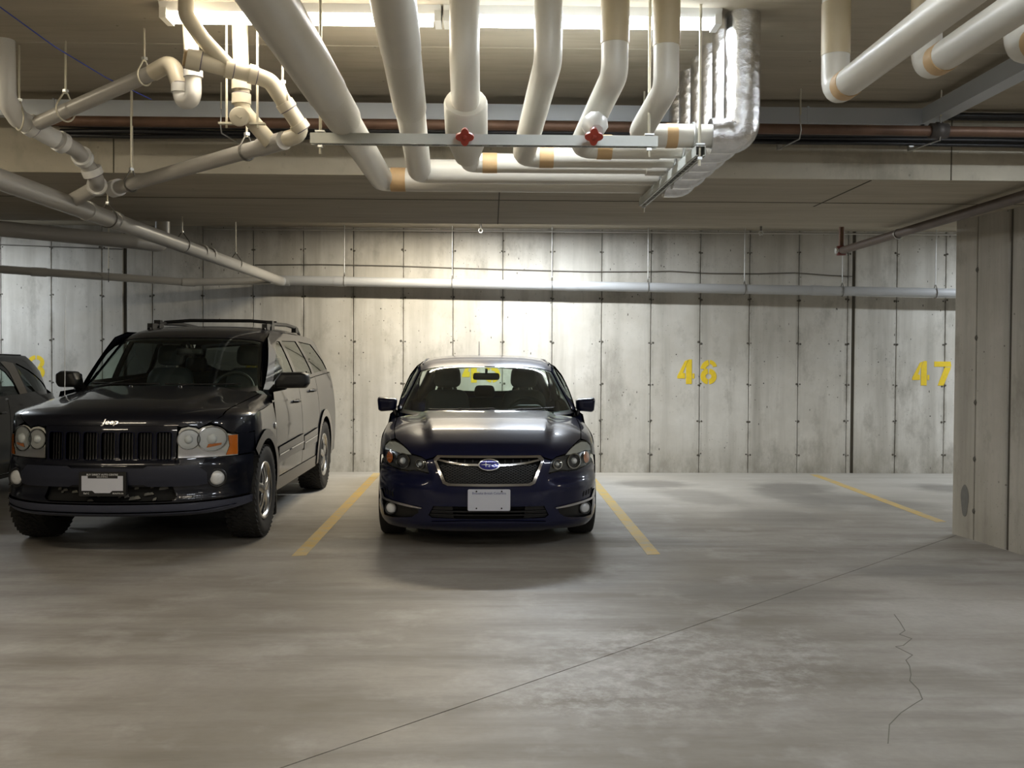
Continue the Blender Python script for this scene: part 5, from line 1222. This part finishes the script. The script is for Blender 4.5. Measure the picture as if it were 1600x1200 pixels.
# ------------------------------------------------------------------ dark car at the left edge
def build_dark(X, Y, ang):
    car = thing('parked_car', 'dark car cut by the left edge, sloping tail and side windows showing', 'car', (X, Y, 0), R(ang))
    L = 4.25
    rows = [(.10, .18, .70, 0, .83), (.02, .28, .80, 0, .868), (.0, .42, .85, 0, .875), (.02, .60, .85, 0, .875), (.06, .74, .83, .0, .87), (.12, .79, .80, .02, .868), (.25, .85, .72, .06, .867), (.5, .90, .58, .11, .867), (.9, .95, .42, .14, .867), (1.25, .98, .34, .14, .86), (1.35, .985, .3, .14, .86)]
    P = Sheet(rows); sC = P.S[9]; f = .985
    D = Side([(.17, .83), (.3, .865), (.5, .878), (.7, .875), (.85, .865), (.98, .84), (1.08, .80)], [(r[1], r[0], r[2]) for r in rows[:8]], L, .55, pr=2.8)
    ed = lambda z: P.edge(z, f)
    panel('front_bumper', M_BLKP, car, P, sym([(0, .19), (.6, .19), (ed(.25), .25), (ed(.55), .55), (ed(.70), .70), (0, .72)]), [sym([(0, .27), (.45, .28), (.42, .38), (0, .38)])], .06, 0, .03)
    panel('intake_back', M_VOID, car, P, sym([(0, .26), (.48, .27), (.48, .39), (0, .39)]), (), .08, -.03, 0)
    panel('grille', M_BLKPL, car, P, sym([(0, .52), (.35, .53), (.38, .66), (0, .68)]), (), .06, .01, .01)
    panel('bonnet', M_BLKP, car, P, sym([(0, .73), (.70, .75), (.75, .88), (.765, sC, 's'), (0, sC, 's')]), (), .06, .002, .02)
    for sx in (1, -1):
        hl = thing('headlamp', None, None); hl.parent = car
        panel('lamp_bowl', M_LAMPB, hl, P, [(.45, .60), (.78, .62), (.80, .72), (.50, .70)], (), .04, .004, .012, sx); panel('clear_lens', M_LENS, hl, P, [(.45, .60), (.78, .62), (.80, .72), (.50, .70)], (), .05, .014, .0, sx)
        s0 = P._bis(.85, .71, 2); side = [(f*P.W(s), s, 's') for s in [s0+(sC-s0)*k/12 for k in range(13)]]
        pm = PM().add(P, [(.71, .752), (.80, .74)] + side + [(.773, sC, 's'), (.757, .88)], (), .04, .001, .012, sx)
        e = [P.P(f*P.W(s), s) for s in [s0+(sC-s0)*k/12 for k in range(13)]]; top = [(q.y, q.z) for q in e if q.y > .62]
        pm.add(D, top + [(1.345, top[-1][1]), (1.345, .21), (1.255, .21)] + arc_pts(.88, .32, .36, -10, 136) + [(.62, .58)], (), .05, 0, .012, sx); pm.build('front_wing', M_BLKP, car)
        for nm, poly in (('door', [(1.353, .22), (2.78, .22), (2.80, .97), (1.353, .955)]), ('rear_quarter', [(2.79, .22), (3.08, .22)] + arc_pts(3.44, .32, .36, 182, -8, 18) + [(3.83, .25), (4.22, .32), (4.24, .98), (3.9, 1.0), (2.81, .972)]), ('sill', [(1.25, .17), (3.08, .17), (3.08, .21), (1.25, .21)])):
            panel(nm, M_BLKP, car, D, poly, (), .06, 0, .015, sx)
        wheel(car, .87, .88, .32, .21, sx); wheel(car, .87, 3.44, .32, .21, sx)
        MB().tube([V(sx*.875, 2.5, .84), V(sx*.90, 2.55, .845), V(sx*.90, 2.65, .845), V(sx*.875, 2.7, .84)], .012, 8, .03).build('door_handle', M_BLKP, car)
        for y in (.88, 3.44): liner(car, sx, y, .32, .37)
        mo = thing('side_mirror', None, None); mo.parent = car
        pillow('mirror_housing', fillet([(.82, .97), (1.0, .98), (1.0, 1.09), (.84, 1.10)], .03), lambda u, v, d: V(sx*u, 1.65+d, v), .14, M_BLKP, mo)
        MB().tube([V(sx*.80, 1.62, .95), V(sx*.86, 1.65, 1.0)], .025, 8).build('mirror_stalk', M_BLKPL, mo)
    T = Sheet([(1.1, .93, .46, -.03, .80), (1.2, .985, .44, -.03, .795), (1.6, 1.21, .34, .04, .73), (2.0, 1.385, .22, .10, .68), (2.3, 1.445, .10, .11, .665), (2.7, 1.475, .02, .11, .655), (3.2, 1.470, .0, .11, .645), (3.50, 1.445, .0, .10, .63)], 2.2, 3., (0, -.6, 1)); tp = lambda x, s: (x, s, 's')
    s0, s1 = T.S[1], T.S[3]
    panel('windscreen', M_WSGLASS, car, T, sym([tp(0, s0), tp(.73, s0+.02), tp(.66, s0+.5), tp(.62, s1-.02), tp(0, s1)]), (), .08, 0, 0)
    panel('roof', M_BLKP, car, T, sym([tp(0, s1+.01), tp(.65, s1-.01), tp(.65, T.S[4]), tp(.643, T.S[5]), tp(.635, T.S[6]), tp(.62, T.S[7]), tp(0, T.S[7])]), (), .05, .001, .01)
    Gs = Side([(.93, .85), (1.0, .83), (1.15, .775), (1.3, .715), (1.40, .665), (1.45, .625)], None, 4.3, .8, pr=2.4, grow=lambda y, z: .06*max(0, (1.9-y)/.9)**2)
    w1 = [(1.75, 1.0), (3.10, 1.015), (3.06, 1.15), (2.98, 1.25), (2.85, 1.32), (2.65, 1.37), (2.3, 1.36), (1.95, 1.20)]; w2 = [(3.30, 1.025), (3.93, 1.045), (3.75, 1.14), (3.52, 1.26), (3.30, 1.34), (3.26, 1.33)]
    for sx in (1, -1):
        panel('side_frame', M_BLKP, car, Gs, [(1.40, .945), (2.8, .965), (4.18, .99), (4.10, 1.06), (3.60, 1.415), (3.45, 1.425), (2.7, 1.44), (2.2, 1.41), (1.9, 1.28)], [w1, w2], .045, 0, .012, sx)
        panel('window_pillar', M_SIDECL, car, Gs, [(3.10, 1.015), (3.27, 1.02), (3.22, 1.34), (3.05, 1.36), (2.95, 1.36), (3.05, 1.25)], (), .05, .004, .006, sx)
        panel('side_window', M_SIDEGLASS, car, Gs, w1, (), .08, -.008, 0, sx); panel('quarter_window', M_DARKGLASS, car, Gs, w2, (), .08, -.008, 0, sx)
        MB().tube([Gs.P(2.3, 1.415)*1, Gs.P(3.0, 1.435), Gs.P(3.5, 1.425)] if sx > 0 else [V(-q.x, q.y, q.z) for q in (Gs.P(2.3, 1.415), Gs.P(3.0, 1.435), Gs.P(3.5, 1.425))], .008, 6).build('roof_ditch_trim', M_BLKPL, car)
    H = Sheet([(4.24, .25, -.4, 0, .84), (4.27, .55, -.4, 0, .87), (4.25, .85, -.4, 0, .86), (4.19, .98, -.35, 0, .82), (4.05, 1.08, -.28, .02, .76), (3.75, 1.30, -.15, .05, .68), (3.52, 1.435, -.05, .10, .63)], 2.4, 3., (0, 1, .6))
    rw = sym([(0, 1.06), (.56, 1.07), (.50, 1.32), (0, 1.36)])
    panel('rear_hatch', M_BLKP, car, H, sym([(0, .28), (.80, .30), (.83, .6), (.80, .95), (.70, 1.1), (.615, 1.38), (0, 1.425)]), [rw], .05, 0, .01)
    panel('rear_window', M_SIDEGLASS, car, H, rw, (), .1, -.01, 0)
    MB().loft([[V(x, y, z) for x, z in ((-.60, .18), (.60, .18), (.62, zt), (-.62, zt))] for y, zt in ((.42, .60), (1.0, .78), (1.3, .60), (2.6, .45), (3.7, .60), (4.0, .72))]).build('underbody', M_VOID, car)
    MB().prism(sym([(0, .60), (.70, .60), (.72, .88), (0, .985)]), 0, .45, lambda u, v, d: V(u, 1.45+.28*(u/.72)**2+d*(1-.25*abs(u)), v-.1*d)).build('dashboard', M_DASH, car)
    for x in (-.37, .37): seat(car, x, 2.45, .50, M_SEAT)
    o = thing('rear_seat', None, None, (0, 3.25, .52)); o.parent = car
    pillow('backrest', fillet([(-.60, 0), (.60, 0), (.55, .50), (-.55, .50)], .1), lambda u, v, d: V(u, d+v*.25, v), .16, M_SEAT, o)
    for x in (-.36, .36): pillow('headrest', fillet([(x-.13, .50), (x+.13, .50), (x+.11, .68), (x-.11, .68)], .06), lambda u, v, d: V(u, d+.14, v), .11, M_SEAT, o)
    return car

build_blue(-.012, 7.25, 1.0)
build_suv(-2.72, 7.08, .0)
build_dark(-5.80, 7.47, 0.)
